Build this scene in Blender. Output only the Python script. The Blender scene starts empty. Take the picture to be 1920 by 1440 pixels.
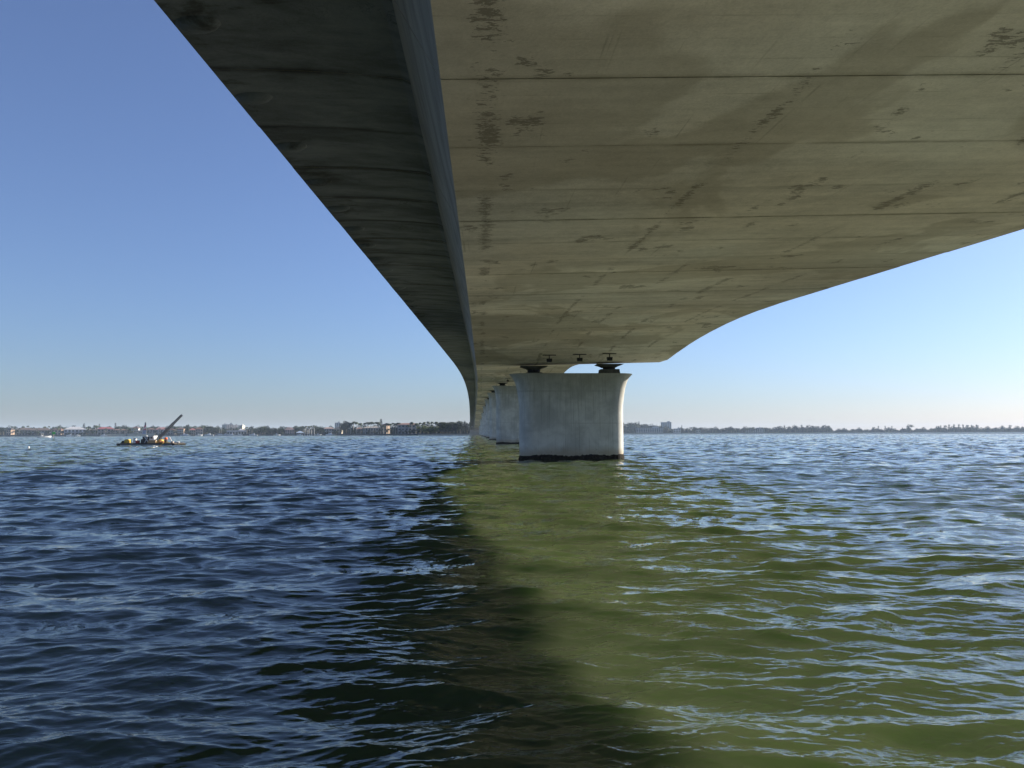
import bpy, bmesh, math, random
import numpy as np
from mathutils import Matrix, Vector

R = math.radians
SC = bpy.context.scene
COL = SC.collection
random.seed(7)

# ------------------------------------------------------------------ camera
CAM_H = 2.42
FOCAL_PX = 1435.0 / 1920.0
cd = bpy.data.cameras.new('camera')
cd.sensor_fit = 'HORIZONTAL'
cd.sensor_width = 36.0
cd.lens = 36.0 * FOCAL_PX
cd.clip_start = 0.1
cd.clip_end = 20000
cam = bpy.data.objects.new('camera', cd)
COL.objects.link(cam)
CAM_ROT = (Matrix.Rotation(R(-2.35), 3, 'Z') @ Matrix.Rotation(R(90 + 3.64), 3, 'X') @ Matrix.Rotation(R(-0.18), 3, 'Z'))
cam.matrix_world = Matrix.Translation((0, 0, CAM_H)) @ CAM_ROT.to_4x4()
SC.camera = cam

# ------------------------------------------------------------------ sky, sun, exposure
SUN_AZ, SUN_EL = 60.0, 23.8            # degrees clockwise from +Y (along the bridge), above the horizon
world = bpy.data.worlds.new('World')
SC.world = world
world.use_nodes = True
wn = world.node_tree.nodes
wl = world.node_tree.links
wn.clear()
sky = wn.new('ShaderNodeTexSky')
sky.sky_type = 'NISHITA'
sky.sun_disc = False
sky.sun_elevation = R(SUN_EL)
sky.sun_rotation = R(SUN_AZ)
sky.altitude = 0
sky.air_density = 1.2
sky.dust_density = 0.4
sky.ozone_density = 9.5
bg = wn.new('ShaderNodeBackground')
bg.inputs['Strength'].default_value = 0.05
wo = wn.new('ShaderNodeOutputWorld')
hs = wn.new('ShaderNodeHueSaturation')
hs.inputs['Saturation'].default_value = 0.86
wl.new(sky.outputs[0], hs.inputs['Color'])
wb = wn.new('ShaderNodeMix')                 # camera white balance
wb.data_type = 'RGBA'
wb.blend_type = 'MULTIPLY'
wb.inputs[0].default_value = 1.0
wb.inputs[7].default_value = (1.03, 0.965, 1.03, 1)
wl.new(hs.outputs[0], wb.inputs[6])
wl.new(wb.outputs[2], bg.inputs['Color'])
wl.new(bg.outputs[0], wo.inputs['Surface'])

sd = bpy.data.lights.new('sun', 'SUN')
sd.energy = 5.0
sd.angle = R(0.53)
sd.color = (1.0, 0.90, 0.76)
sun = bpy.data.objects.new('sun', sd)
COL.objects.link(sun)
sdir = Vector((math.sin(R(SUN_AZ)) * math.cos(R(SUN_EL)), math.cos(R(SUN_AZ)) * math.cos(R(SUN_EL)), math.sin(R(SUN_EL))))
sun.rotation_euler = sdir.to_track_quat('Z', 'Y').to_euler()
sun.location = (60, 40, 60)

vs = SC.view_settings
vs.view_transform = 'Standard'
vs.look = 'None'
vs.gamma = 1.0
vs.use_curve_mapping = False
vs.exposure = 1.45
SC.cycles.max_bounces = 8
SC.cycles.diffuse_bounces = 4
SC.cycles.volume_bounces = 1

# ------------------------------------------------------------------ helpers
class MB:
    """Collects simple solids and links them as one mesh object."""
    def __init__(self):
        self.v, self.f, self.m = [], [], []

    def add(self, verts, faces, mi=0):
        o = len(self.v)
        self.v += [tuple(p) for p in verts]
        self.f += [tuple(i + o for i in f) for f in faces]
        self.m += [mi] * len(faces)
        return self

    def box(self, x0, x1, y0, y1, z0, z1, mi=0):
        p = [(x0, y0, z0), (x1, y0, z0), (x1, y1, z0), (x0, y1, z0), (x0, y0, z1), (x1, y0, z1), (x1, y1, z1), (x0, y1, z1)]
        return self.add(p, [(3, 2, 1, 0), (4, 5, 6, 7), (0, 1, 5, 4), (1, 2, 6, 5), (2, 3, 7, 6), (3, 0, 4, 7)], mi)

    def rings(self, rings, closed=True, caps=True, mi=0):
        """Loft through rings of equal point count."""
        n = len(rings[0])
        verts = [p for r in rings for p in r]
        faces = []
        for i in range(len(rings) - 1):
            for j in range(n if closed else n - 1):
                k = (j + 1) % n
                faces.append((i * n + j, i * n + k, (i + 1) * n + k, (i + 1) * n + j))
        if caps and closed:
            faces.append(tuple(reversed(range(n))))
            faces.append(tuple((len(rings) - 1) * n + j for j in range(n)))
        return self.add(verts, faces, mi)

    def tube(self, a, b, r0, r1=None, n=8, mi=0):
        r1 = r0 if r1 is None else r1
        a, b = Vector(a), Vector(b)
        d = (b - a).normalized()
        u = d.orthogonal().normalized()
        w = d.cross(u)
        ra = [a + (u * math.cos(2 * math.pi * i / n) + w * math.sin(2 * math.pi * i / n)) * r0 for i in range(n)]
        rb = [b + (u * math.cos(2 * math.pi * i / n) + w * math.sin(2 * math.pi * i / n)) * r1 for i in range(n)]
        return self.rings([ra, rb], mi=mi)

    def frustum(self, cx, cy, z0, z1, wx0, wy0, wx1, wy1, mi=0):
        r = lambda w, d, z: [(cx - w / 2, cy - d / 2, z), (cx + w / 2, cy - d / 2, z), (cx + w / 2, cy + d / 2, z), (cx - w / 2, cy + d / 2, z)]
        return self.rings([r(wx0, wy0, z0), r(wx1, wy1, z1)], mi=mi)

    def ellipsoid(self, c, rx, ry, rz, n=12, m=6, z_from=-1.0, z_to=1.0, mi=0):
        rings = []
        for i in range(m + 1):
            t = z_from + (z_to - z_from) * i / m
            s = math.sqrt(max(0.0004, 1 - t * t))
            rings.append([(c[0] + rx * s * math.cos(2 * math.pi * j / n), c[1] + ry * s * math.sin(2 * math.pi * j / n), c[2] + rz * t) for j in range(n)])
        return self.rings(rings, mi=mi)

    def mesh(self, name):
        me = bpy.data.meshes.new(name)
        me.from_pydata(self.v, [], self.f)
        me.update()
        return me

    def build(self, name, mats, parent=None, smooth=False, loc=None):
        me = self.mesh(name)
        for m in (mats if isinstance(mats, (list, tuple)) else [mats]):
            me.materials.append(m)
        if any(self.m):
            me.polygons.foreach_set('material_index', self.m)
        if smooth:
            me.polygons.foreach_set('use_smooth', [True] * len(me.polygons))
            try:
                me.set_sharp_from_angle(angle=R(40))
            except Exception:
                pass
        return link(name, me, parent, loc)


def link(name, me, parent=None, loc=None):
    o = bpy.data.objects.new(name, me)
    COL.objects.link(o)
    o.parent = parent
    if loc is not None:
        o.location = loc
    return o


def tag(o, label=None, cat=None, group=None, kind=None):
    if label: o['label'] = label
    if cat: o['category'] = cat
    if group: o['group'] = group
    if kind: o['kind'] = kind
    return o


def thing(name, label, cat, loc=(0, 0, 0), rz=0.0, group=None):
    o = bpy.data.objects.new(name, None)
    COL.objects.link(o)
    o.location = loc
    o.rotation_euler = (0, 0, rz)
    o.empty_display_size = 0.2
    return tag(o, label, cat, group)


def copy_tree(o, parent=None):
    c = o.copy()
    COL.objects.link(c)
    c.parent = parent
    for ch in list(KIDS.get(o.name, o.children)):
        copy_tree(ch, c)
    return c
KIDS = {}

# ------------------------------------------------------------------ material helpers
class NT:
    def __init__(self, name):
        self.mat = bpy.data.materials.new(name)
        self.mat.use_nodes = True
        self.n = self.mat.node_tree.nodes
        self.l = self.mat.node_tree.links
        self.b = self.n['Principled BSDF']

    def node(self, typ, **kw):
        x = self.n.new(typ)
        for k, v in kw.items():
            if k in ('operation', 'blend_type', 'data_type', 'noise_dimensions', 'feature', 'distance', 'wave_type', 'bands_direction', 'interpolation_type', 'clamp', 'invert', 'use_clamp', 'normalize'):
                setattr(x, k, v)
            else:
                self.set(x.inputs[int(k[1:]) if k[0] == 'i' and k[1:].isdigit() else k], v)
        return x

    def set(self, sock, v):
        if isinstance(v, bpy.types.NodeSocket):
            self.l.new(v, sock)
        else:
            sock.default_value = v

    def math(self, op, a, b=0.0, c=None, clamp=False):
        x = self.n.new('ShaderNodeMath')
        x.operation = op
        x.use_clamp = clamp
        self.set(x.inputs[0], a)
        self.set(x.inputs[1], b)
        if c is not None: self.set(x.inputs[2], c)
        return x.outputs[0]

    def pos(self):
        return self.n.new('ShaderNodeNewGeometry').outputs['Position']

    def objco(self):
        return self.n.new('ShaderNodeTexCoord').outputs['Object']

    def scaled(self, co, s, loc=(0, 0, 0), rot=(0, 0, 0)):
        m = self.n.new('ShaderNodeMapping')
        self.l.new(co, m.inputs[0])
        m.inputs['Scale'].default_value = s
        m.inputs['Location'].default_value = loc
        m.inputs['Rotation'].default_value = rot
        return m.outputs[0]

    def noise(self, co, scale=1.0, detail=4.0, rough=0.55, dist=0.0):
        x = self.n.new('ShaderNodeTexNoise')
        self.l.new(co, x.inputs['Vector'])
        x.inputs['Scale'].default_value = scale
        x.inputs['Detail'].default_value = detail
        x.inputs['Roughness'].default_value = rough
        x.inputs['Distortion'].default_value = dist
        return x.outputs['Fac']

    def ramp(self, v, a, b, lo=0.0, hi=1.0):
        x = self.n.new('ShaderNodeMapRange')
        x.interpolation_type = 'SMOOTHSTEP'
        self.set(x.inputs[0], v)
        self.set(x.inputs[1], a); self.set(x.inputs[2], b)
        self.set(x.inputs[3], lo); self.set(x.inputs[4], hi)
        return x.outputs[0]

    def mix(self, f, a, b, mode='MIX'):
        x = self.n.new('ShaderNodeMix')
        x.data_type = 'RGBA'
        x.blend_type = mode
        self.set(x.inputs[0], f)
        for i, v in ((6, a), (7, b)):
            if isinstance(v, tuple) and len(v) == 3: v = v + (1.0,)
            self.set(x.inputs[i], v)
        return x.outputs[2]

    def sep(self, co):
        x = self.n.new('ShaderNodeSeparateXYZ')
        self.l.new(co, x.inputs[0])
        return x.outputs

    def rnd(self):
        return self.n.new('ShaderNodeObjectInfo').outputs['Random']

    def out(self, col=None, rough=None, bump=None, bstr=0.3, bdist=0.05, metal=None, spec=None):
        if col is not None: self.set(self.b.inputs['Base Color'], col + (1.0,) if isinstance(col, tuple) and len(col) == 3 else col)
        if rough is not None: self.set(self.b.inputs['Roughness'], rough)
        if metal is not None: self.set(self.b.inputs['Metallic'], metal)
        if spec is not None: self.set(self.b.inputs['Specular IOR Level'], spec)
        if bump is not None:
            x = self.n.new('ShaderNodeBump')
            x.inputs['Strength'].default_value = bstr
            x.inputs['Distance'].default_value = bdist
            self.l.new(bump, x.inputs['Height'])
            self.l.new(x.outputs[0], self.b.inputs['Normal'])
        return self.mat


def plain(name, col, rough=0.6, var=0.12, scale=1.5, metal=0.0, bump=0.0):
    """Painted or plain surface with a little uneven wear."""
    t = NT(name)
    n = t.noise(t.objco(), scale, 5, 0.6)
    f = t.ramp(n, 0.3, 0.7, 1 - var, 1 + var * 0.4)
    c = t.mix(1.0, col, t.n.new('ShaderNodeCombineColor').outputs[0], 'MULTIPLY')
    cc = [x for x in t.n if x.bl_idname == 'ShaderNodeCombineColor'][0]
    for i in range(3): t.l.new(f, cc.inputs[i])
    return t.out(c, rough, n if bump else None, bump, 0.02, metal)


def gray(t, v):
    c = t.n.new('ShaderNodeCombineColor')
    for i in range(3): t.set(c.inputs[i], v)
    return c.outputs[0]

# ------------------------------------------------------------------ materials of the bridge and the water
SEG_LEN = 91.44 / 30
Y_JOINT = 67.5 - SEG_LEN * 30.5 - 0.28

def mat_soffit():
    t = NT('soffit_concrete')
    p = t.pos()
    s = t.sep(p)
    rnd = t.rnd()
    big = t.noise(t.scaled(p, (0.10, 0.16, 0.1)), 1.0, 3, 0.5, 0.6)
    streak = t.noise(t.scaled(p, (0.16, 1.5, 0.3)), 1.0, 5, 0.6, 0.25)
    mid = t.noise(p, 1.1, 6, 0.62)
    fine = t.noise(p, 22.0, 3, 0.7)
    f = t.math('ADD', t.ramp(big, 0.3, 0.7, 0.74, 1.12), t.math('MULTIPLY', t.math('SUBTRACT', streak, 0.5), 0.55))
    f = t.math('ADD', f, t.math('MULTIPLY', t.math('SUBTRACT', mid, 0.5), 0.35))
    f = t.math('ADD', f, t.math('MULTIPLY', t.math('SUBTRACT', fine, 0.5), 0.5))
    f = t.math('ADD', f, t.math('MULTIPLY', t.math('SUBTRACT', rnd, 0.5), 0.10))
    blot = t.noise(p, 3.6, 5, 0.7, 0.3)
    f = t.math('ADD', f, t.math('MULTIPLY', t.math('SUBTRACT', blot, 0.5), 0.42))
    hue = t.ramp(t.noise(t.scaled(p, (0.12, 0.12, 0.1), (31, 7, 0)), 1.0, 3, 0.5), 0.35, 0.68)
    base = t.mix(hue, (0.76, 0.72, 0.68), (0.75, 0.67, 0.60))
    col = t.mix(1.0, base, gray(t, f), 'MULTIPLY')
    # dirt gathered along the joints between segments, broken up by noise
    jy = t.math('PINGPONG', t.math('SUBTRACT', s[1], Y_JOINT), SEG_LEN / 2)
    jn = t.noise(t.scaled(p, (0.9, 2.5, 0.9), (17, 0, 0)), 1.0, 4, 0.6)
    jm = t.math('MULTIPLY', t.ramp(jy, 0.0, 0.16, 1.0, 0.0), t.ramp(jn, 0.30, 0.62))
    col = t.mix(t.math('MULTIPLY', jm, 0.38), col, (0.20, 0.17, 0.12))
    # faint lines left by the boards of the formwork
    by = t.math('PINGPONG', t.math('ADD', s[1], t.math('MULTIPLY', big, 0.25)), 0.305)
    bm = t.math('MULTIPLY', t.ramp(by, 0.0, 0.03, 1.0, 0.0), t.ramp(jn, 0.42, 0.66))
    col = t.mix(t.math('MULTIPLY', bm, 0.30), col, (0.20, 0.17, 0.12))
    # broad brown water stains with fairly crisp outlines
    sn = t.noise(t.scaled(p, (0.13, 0.10, 0.1), (12.3, 4.7, 0)), 1.0, 4, 0.55, 0.8)
    col = t.mix(t.ramp(sn, 0.50, 0.545, 0.0, 0.34), col, (0.30, 0.25, 0.18))
    # pitted clusters: small bug holes drawn out across the bridge, gathered in patches and along form lines
    pits = t.math('ADD', t.math('MULTIPLY', t.noise(t.scaled(p, (3.2, 8.0, 3.2)), 1.0, 5, 0.7, 0.8), 0.62), t.math('MULTIPLY', t.noise(t.scaled(p, (11.0, 24.0, 11.0), (3, 3, 3)), 1.0, 4, 0.65, 0.4), 0.38))
    clus = t.noise(t.scaled(p, (0.75, 0.55, 0.5), (3, 11, 0)), 1.0, 3, 0.6)
    lines = None
    wob = t.math('MULTIPLY', t.math('SUBTRACT', t.noise(t.scaled(p, (0.3, 0.5, 0.3)), 1.0, 2), 0.5), 0.22)
    for x0, w in ((0.12, 0.30), (4.9, 0.20), (7.6, 0.22), (10.4, 0.26), (13.3, 0.22)):
        d = t.math('ABSOLUTE', t.math('SUBTRACT', t.math('ADD', s[0], wob), x0))
        m = t.ramp(t.math('ADD', d, t.math('MULTIPLY', t.math('SUBTRACT', mid, 0.5), 0.5)), 0.0, w * 1.5, 1.0, 0.0)
        lines = m if lines is None else t.math('MAXIMUM', lines, m)
    gaps = t.ramp(t.noise(t.scaled(p, (0.35, 0.33, 0.3), (9, 2, 0)), 1.0, 2), 0.40, 0.58)
    dens = t.math('MAXIMUM', t.math('MULTIPLY', lines, gaps), t.ramp(clus, 0.55, 0.70))
    thr = t.math('SUBTRACT', 0.655, t.math('MULTIPLY', dens, 0.205))
    pm = t.ramp(pits, thr, t.math('ADD', thr, 0.05))
    col = t.mix(t.math('MULTIPLY', pm, 0.60), col, (0.13, 0.11, 0.08))
    # board lines of the formwork, long thin marks
    ln = t.noise(t.scaled(p, (9.0, 0.10, 1.0), (0, 5, 0)), 1.0, 2, 0.5)
    col = t.mix(t.math('MULTIPLY', t.math('MULTIPLY', t.ramp(ln, 0.66, 0.72), t.ramp(clus, 0.42, 0.6)), 0.30), col, (0.17, 0.15, 0.11))
    h = t.math('SUBTRACT', t.math('MULTIPLY', fine, 0.35), t.math('MULTIPLY', pm, 0.8))
    return t.out(col, 0.9, h, 0.5, 0.02, spec=0.2)


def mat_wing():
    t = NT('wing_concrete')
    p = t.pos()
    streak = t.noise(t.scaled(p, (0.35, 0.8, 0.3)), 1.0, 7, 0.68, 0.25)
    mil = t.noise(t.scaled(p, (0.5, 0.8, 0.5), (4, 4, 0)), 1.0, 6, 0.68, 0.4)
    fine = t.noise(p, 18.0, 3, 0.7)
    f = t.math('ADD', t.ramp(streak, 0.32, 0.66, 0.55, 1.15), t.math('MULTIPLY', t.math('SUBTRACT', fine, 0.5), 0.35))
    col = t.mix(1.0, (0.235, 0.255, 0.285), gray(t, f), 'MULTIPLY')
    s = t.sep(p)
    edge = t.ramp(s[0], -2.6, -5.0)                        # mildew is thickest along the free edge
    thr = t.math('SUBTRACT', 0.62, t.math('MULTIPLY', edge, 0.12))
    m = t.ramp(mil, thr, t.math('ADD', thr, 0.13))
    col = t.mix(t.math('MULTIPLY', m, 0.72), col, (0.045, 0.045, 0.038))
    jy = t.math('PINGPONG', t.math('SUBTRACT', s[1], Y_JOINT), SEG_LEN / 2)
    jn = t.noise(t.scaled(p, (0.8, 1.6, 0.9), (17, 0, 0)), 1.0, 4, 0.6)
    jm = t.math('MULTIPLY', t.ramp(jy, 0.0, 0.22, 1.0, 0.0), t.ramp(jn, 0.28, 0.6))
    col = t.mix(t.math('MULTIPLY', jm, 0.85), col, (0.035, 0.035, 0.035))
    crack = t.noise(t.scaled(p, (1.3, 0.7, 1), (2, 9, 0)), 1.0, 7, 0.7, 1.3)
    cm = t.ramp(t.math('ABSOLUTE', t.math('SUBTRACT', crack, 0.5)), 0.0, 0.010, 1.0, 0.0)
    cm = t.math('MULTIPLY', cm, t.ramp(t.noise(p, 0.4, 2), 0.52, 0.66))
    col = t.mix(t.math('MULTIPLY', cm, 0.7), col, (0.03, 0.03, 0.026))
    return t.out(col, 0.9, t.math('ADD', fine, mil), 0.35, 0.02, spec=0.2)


def mat_web():
    t = NT('web_concrete')
    p = t.pos()
    grain = t.noise(t.scaled(p, (1.0, 0.22, 7.0)), 1.0, 5, 0.6, 0.2)
    fine = t.noise(p, 18.0, 3, 0.7)
    f = t.math('ADD', t.ramp(grain, 0.3, 0.7, 0.72, 1.1), t.math('MULTIPLY', t.math('SUBTRACT', fine, 0.5), 0.25))
    return t.out(t.mix(1.0, (0.41, 0.385, 0.35), gray(t, f), 'MULTIPLY'), 0.88, grain, 0.3, 0.03, spec=0.2)


def mat_pier():
    t = NT('pier_concrete')
    p = t.objco()
    w = t.sep(t.pos())
    o = t.sep(p)                                            # object z = 0 at the pier head, negative downwards
    mott = t.noise(p, 0.55, 6, 0.62, 0.3)
    run = t.noise(t.scaled(p, (2.6, 2.6, 0.16)), 1.0, 5, 0.62, 0.15)
    run2 = t.noise(t.scaled(p, (9.0, 9.0, 0.22), (5, 5, 0)), 1.0, 4, 0.6)
    fine = t.noise(p, 16.0, 3, 0.7)
    f = t.math('ADD', t.ramp(mott, 0.32, 0.68, 0.74, 1.08), t.math('MULTIPLY', t.math('SUBTRACT', fine, 0.5), 0.16))
    col = t.mix(1.0, (0.58, 0.58, 0.545), gray(t, f), 'MULTIPLY')
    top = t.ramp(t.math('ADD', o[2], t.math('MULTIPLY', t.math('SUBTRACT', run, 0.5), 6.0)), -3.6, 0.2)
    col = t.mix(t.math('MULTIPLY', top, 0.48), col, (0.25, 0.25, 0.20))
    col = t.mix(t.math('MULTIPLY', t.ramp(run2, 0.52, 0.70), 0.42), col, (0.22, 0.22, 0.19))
    for zl, hw in ((-1.55, 0.10), (-4.35, 0.05), (-7.6, 0.06), (-10.9, 0.06)):   # lift joints
        d = t.math('ABSOLUTE', t.math('SUBTRACT', o[2], zl))
        m = t.math('MULTIPLY', t.ramp(d, hw * 0.4, hw, 1.0, 0.0), t.ramp(mott, 0.40, 0.60))
        col = t.mix(t.math('MULTIPLY', m, 0.32), col, (0.2, 0.2, 0.175))
    wet = t.ramp(t.math('ADD', w[2], t.math('MULTIPLY', t.math('SUBTRACT', t.noise(t.scaled(p, (1.2, 1.2, 0.6)), 1.0, 5), 0.5), 0.8)), 0.55, 1.35, 1.0, 0.0)
    col = t.mix(t.math('MULTIPLY', wet, 0.55), col, (0.36, 0.27, 0.155))
    spots = t.ramp(t.noise(p, 5.5, 3, 0.6), 0.67, 0.72)
    near = t.ramp(w[2], 2.0, 0.8, 0.0, 1.0)
    col = t.mix(t.math('MULTIPLY', t.math('MULTIPLY', spots, near), 0.7), col, (0.10, 0.085, 0.06))
    return t.out(col, 0.86, fine, 0.25, 0.02, spec=0.25)


def mat_water():
    t = NT('bay_water')
    p = t.pos()
    n1 = t.noise(t.scaled(p, (3.2, 7.5, 1.0), rot=(0, 0, R(12))), 1.0, 3, 0.55, 0.35)
    n2 = t.noise(t.scaled(p, (1.1, 1.7, 1.0), (7, 3, 0), rot=(0, 0, R(-18))), 1.0, 3, 0.5, 0.4)
    n3 = t.noise(t.scaled(p, (0.30, 0.55, 1.0), (1, 8, 0), rot=(0, 0, R(8))), 1.0, 2, 0.5, 0.3)
    h = t.math('ADD', t.math('MULTIPLY', n1, 0.013), t.math('ADD', t.math('MULTIPLY', n2, 0.022), t.math('MULTIPLY', n3, 0.03)))
    clouds = t.noise(t.scaled(p, (0.06, 0.035, 1.0)), 1.0, 3, 0.5, 0.5)      # patches of stirred sediment
    col = t.mix(t.ramp(clouds, 0.35, 0.65), (0.038, 0.053, 0.024), (0.054, 0.070, 0.028))
    t.b.inputs['IOR'].default_value = 1.45
    t.b.subsurface_method = 'BURLEY'
    t.b.inputs['Subsurface Weight'].default_value = 1.0
    t.b.inputs['Subsurface Radius'].default_value = (0.5, 0.8, 0.3)
    t.b.inputs['Subsurface Scale'].default_value = 1.2
    m = t.out(col, 0.03, h, 1.0, 1.0)
    # slopes of the waves too short for the mesh to carry far away
    lod = t.n.new('ShaderNodeAttribute'); lod.attribute_name = 'unresolved_slope'
    nz = t.n.new('ShaderNodeTexNoise')
    t.l.new(t.scaled(p, (1.0, 1.5, 1.0), rot=(0, 0, R(6))), nz.inputs['Vector'])
    nz.inputs['Scale'].default_value = 0.55; nz.inputs['Detail'].default_value = 3.0; nz.inputs['Roughness'].default_value = 0.6
    v1 = t.node('ShaderNodeVectorMath', operation='SUBTRACT', i0=nz.outputs['Color'], i1=(0.5, 0.5, 0.5)).outputs[0]
    v2 = t.node('ShaderNodeVectorMath', operation='MULTIPLY', i0=v1, i1=(1.8, 2.8, 0.0)).outputs[0]
    v3 = t.n.new('ShaderNodeVectorMath'); v3.operation = 'SCALE'
    t.l.new(v2, v3.inputs[0]); t.l.new(lod.outputs['Fac'], v3.inputs['Scale'])
    geo = t.n.new('ShaderNodeNewGeometry')
    v4 = t.node('ShaderNodeVectorMath', operation='ADD', i0=v3.outputs[0], i1=geo.outputs['Normal']).outputs[0]
    v5 = t.node('ShaderNodeVectorMath', operation='NORMALIZE', i0=v4).outputs[0]
    bn = [x for x in t.n if x.bl_idname == 'ShaderNodeBump'][0]
    t.l.new(v5, bn.inputs['Normal'])
    return m


M = {}
M['soffit'] = mat_soffit()
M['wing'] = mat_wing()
M['web'] = mat_web()
M['pier'] = mat_pier()
M['water'] = mat_water()
M['deck'] = plain('deck_asphalt', (0.09, 0.09, 0.09), 0.9, 0.2)
M['steel_dark'] = plain('dark_steel', (0.03, 0.03, 0.032), 0.55, 0.3, 6)
M['rubber'] = plain('bearing_rubber', (0.02, 0.02, 0.02), 0.8, 0.2, 4)

# ------------------------------------------------------------------ water
def build_water():
    rr = [0.25, 0.6, 1.0, 1.5, 2.0, 2.5, 2.9]
    while rr[-1] < 4300:
        r = rr[-1]
        q = 0.012 if r < 4.0 else (r * 0.0028 if r < 60 else r * 0.005 if r < 180 else (r * 0.005 if r < 280 else (1.4 if r < 800 else r * 0.05)))
        rr.append(r + q)
    rr = np.array(rr)
    a = np.radians(np.concatenate([np.arange(-42, 47, 0.16), np.arange(47, 318, 2.5)]))
    na, nr = len(a), len(rr)
    Rr, A = np.meshgrid(rr, a, indexing='ij')
    x = Rr * np.sin(A)
    y = Rr * np.cos(A)
    dr = np.gradient(rr)[:, None] * np.ones_like(A)
    da = np.where(np.arange(na) < len(np.arange(-42, 47, 0.16)), R(0.16), R(2.5))[None, :] * Rr
    cell = np.maximum(dr, da)
    rng = np.random.default_rng(5)
    x = x.astype(np.float32); y = y.astype(np.float32); cell = cell.astype(np.float32)
    z = np.zeros_like(x); dx = np.zeros_like(x); dy = np.zeros_like(x)
    N = 190
    lam = np.exp(np.linspace(math.log(0.075), math.log(6.5), N)) * rng.uniform(0.96, 1.04, N)
    slo = np.where(lam < 0.9, 0.024, np.where(lam < 3.2, 0.0125 + 0.0115 * np.exp(-((lam - 0.9) / 0.8) ** 2), 0.008)) * rng.uniform(0.6, 1.3, N)
    tot = float((slo ** 2).sum())
    res = np.zeros_like(x)
    for i in range(N):
        res += slo[i] ** 2 * np.clip(lam[i] / (2.2 * cell) - 0.8, 0, 1) ** 2
    # where the mesh is too coarse for the short waves, the longer ones carry their share of the roughness
    gain = np.clip(np.sqrt(0.8 * tot / (res + 1e-9)), 1, np.interp(np.hypot(x, y), (0, 60, 250), (1.15, 1.5, 3.2)).astype(np.float32))
    lost = np.clip(tot - res * gain ** 2, 0, tot)
    for i in range(N):
        L = float(lam[i])
        k = 2 * math.pi / L
        spread = 13 if L < 0.5 else (20 if L < 1.5 else 27)
        th = math.radians(180 + (16 if rng.random() < 0.6 else -22) + rng.normal() * spread)
        amp = float(slo[i]) / k
        kx, ky = k * math.sin(th), k * math.cos(th)
        ph = rng.uniform(0, 2 * math.pi)
        w = amp * gain * np.clip(L / (2.2 * cell) - 0.8, 0, 1)
        # slow gusts: groups of waves, different for every wave length
        gx, gy = rng.normal(size=2) * k * 0.12
        w *= 1 + 0.6 * np.cos(np.float32(gx) * x + np.float32(gy) * y + np.float32(rng.uniform(0, 6.28)))
        arg = np.float32(kx) * x + np.float32(ky) * y + np.float32(ph)
        z += w * np.cos(arg)
        w *= np.sin(arg) * np.float32(1.1 if L > 0.5 else 0.8)
        dx -= w * np.float32(math.sin(th))
        dy -= w * np.float32(math.cos(th))
    print('wave rms', z[200:500].std(), 'verts', x.size)
    co = np.stack([x + dx, y + dy, z], -1).reshape(-1, 3)
    co = np.vstack([co, [[0, 0, 0]]])
    i0 = (np.arange(nr - 1)[:, None] * na + np.arange(na)[None, :]).ravel()
    j = np.tile(np.roll(np.arange(na), -1), nr - 1) + np.repeat(np.arange(nr - 1) * na, na)
    quads = np.stack([i0, i0 + na, j + na, j], -1)
    cen = len(co) - 1
    tris = np.stack([np.full(na, cen), np.arange(na), np.roll(np.arange(na), -1)], -1)
    me = bpy.data.meshes.new('water')
    nq, nt = len(quads), len(tris)
    me.vertices.add(len(co)); me.vertices.foreach_set('co', co.ravel())
    me.loops.add(nq * 4 + nt * 3)
    me.loops.foreach_set('vertex_index', np.concatenate([quads.ravel(), tris.ravel()]).astype(np.int32))
    me.polygons.add(nq + nt)
    me.polygons.foreach_set('loop_start', np.concatenate([np.arange(nq) * 4, nq * 4 + np.arange(nt) * 3]).astype(np.int32))
    me.polygons.foreach_set('use_smooth', np.ones(nq + nt, dtype=bool))
    me.update(calc_edges=True)
    me.validate()
    at = me.attributes.new('unresolved_slope', 'FLOAT', 'POINT')
    at.data.foreach_set('value', np.append(np.sqrt(lost / tot).ravel(), 0.0).astype(np.float32))
    me.materials.append(M['water'])
    o = link('water', me)
    return tag(o, 'choppy green bay water reflecting the sky', None, None, 'structure')

build_water()

# ------------------------------------------------------------------ the bridge
SPAN, P1 = 91.44, 67.5
def grade(Y):                                     # height of the pier heads above the water
    y0, k = 135.0, 0.00019
    if Y <= y0: return 7.5 + 0.05 * (Y - 66)
    e = min(Y, y0 + 0.1 / k) - y0
    z = 7.5 + 0.05 * (y0 - 66) + 0.05 * e - k * e * e / 2
    if Y > y0 + 0.1 / k: z -= 0.05 * (Y - y0 - 0.1 / k)
    return z
def bend(Y): return -0.0000105 * max(0.0, Y - 20) ** 2
HN = 2.3
def haunch(Y):
    d = abs((Y - P1 + SPAN / 2) % SPAN - SPAN / 2)
    return HN * (1 - (1 - min(1.0, d / 27.0)) ** 2)
XC, FALL = 7.95, 0.0256
def section(Y, dz=0.0):
    """Outline of the girder at Y, from the left soffit corner over the left wing and the deck to the right and back."""
    h = haunch(Y)
    g = grade(Y) + 0.50
    zs = g + h
    zw = g + HN + 1.25
    xl = -0.36 - 0.22 * h / HN
    half = [(xl, zs), (-1.22, zw - 0.12), (-1.30, zw + 0.0), (-1.46, zw + 0.07), (-2.3, zw + 0.165), (-3.3, zw + 0.235), (-4.2, zw + 0.27), (-4.95, zw + 0.285), (-4.95, zw + 0.56)]
    left = half
    right = [(2 * XC - x, z) for x, z in half]
    out = []
    for x, z in left + right[::-1]:
        out.append((x + bend(Y), Y, z + FALL * (x + 0.45) + dz))
    return out
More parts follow.
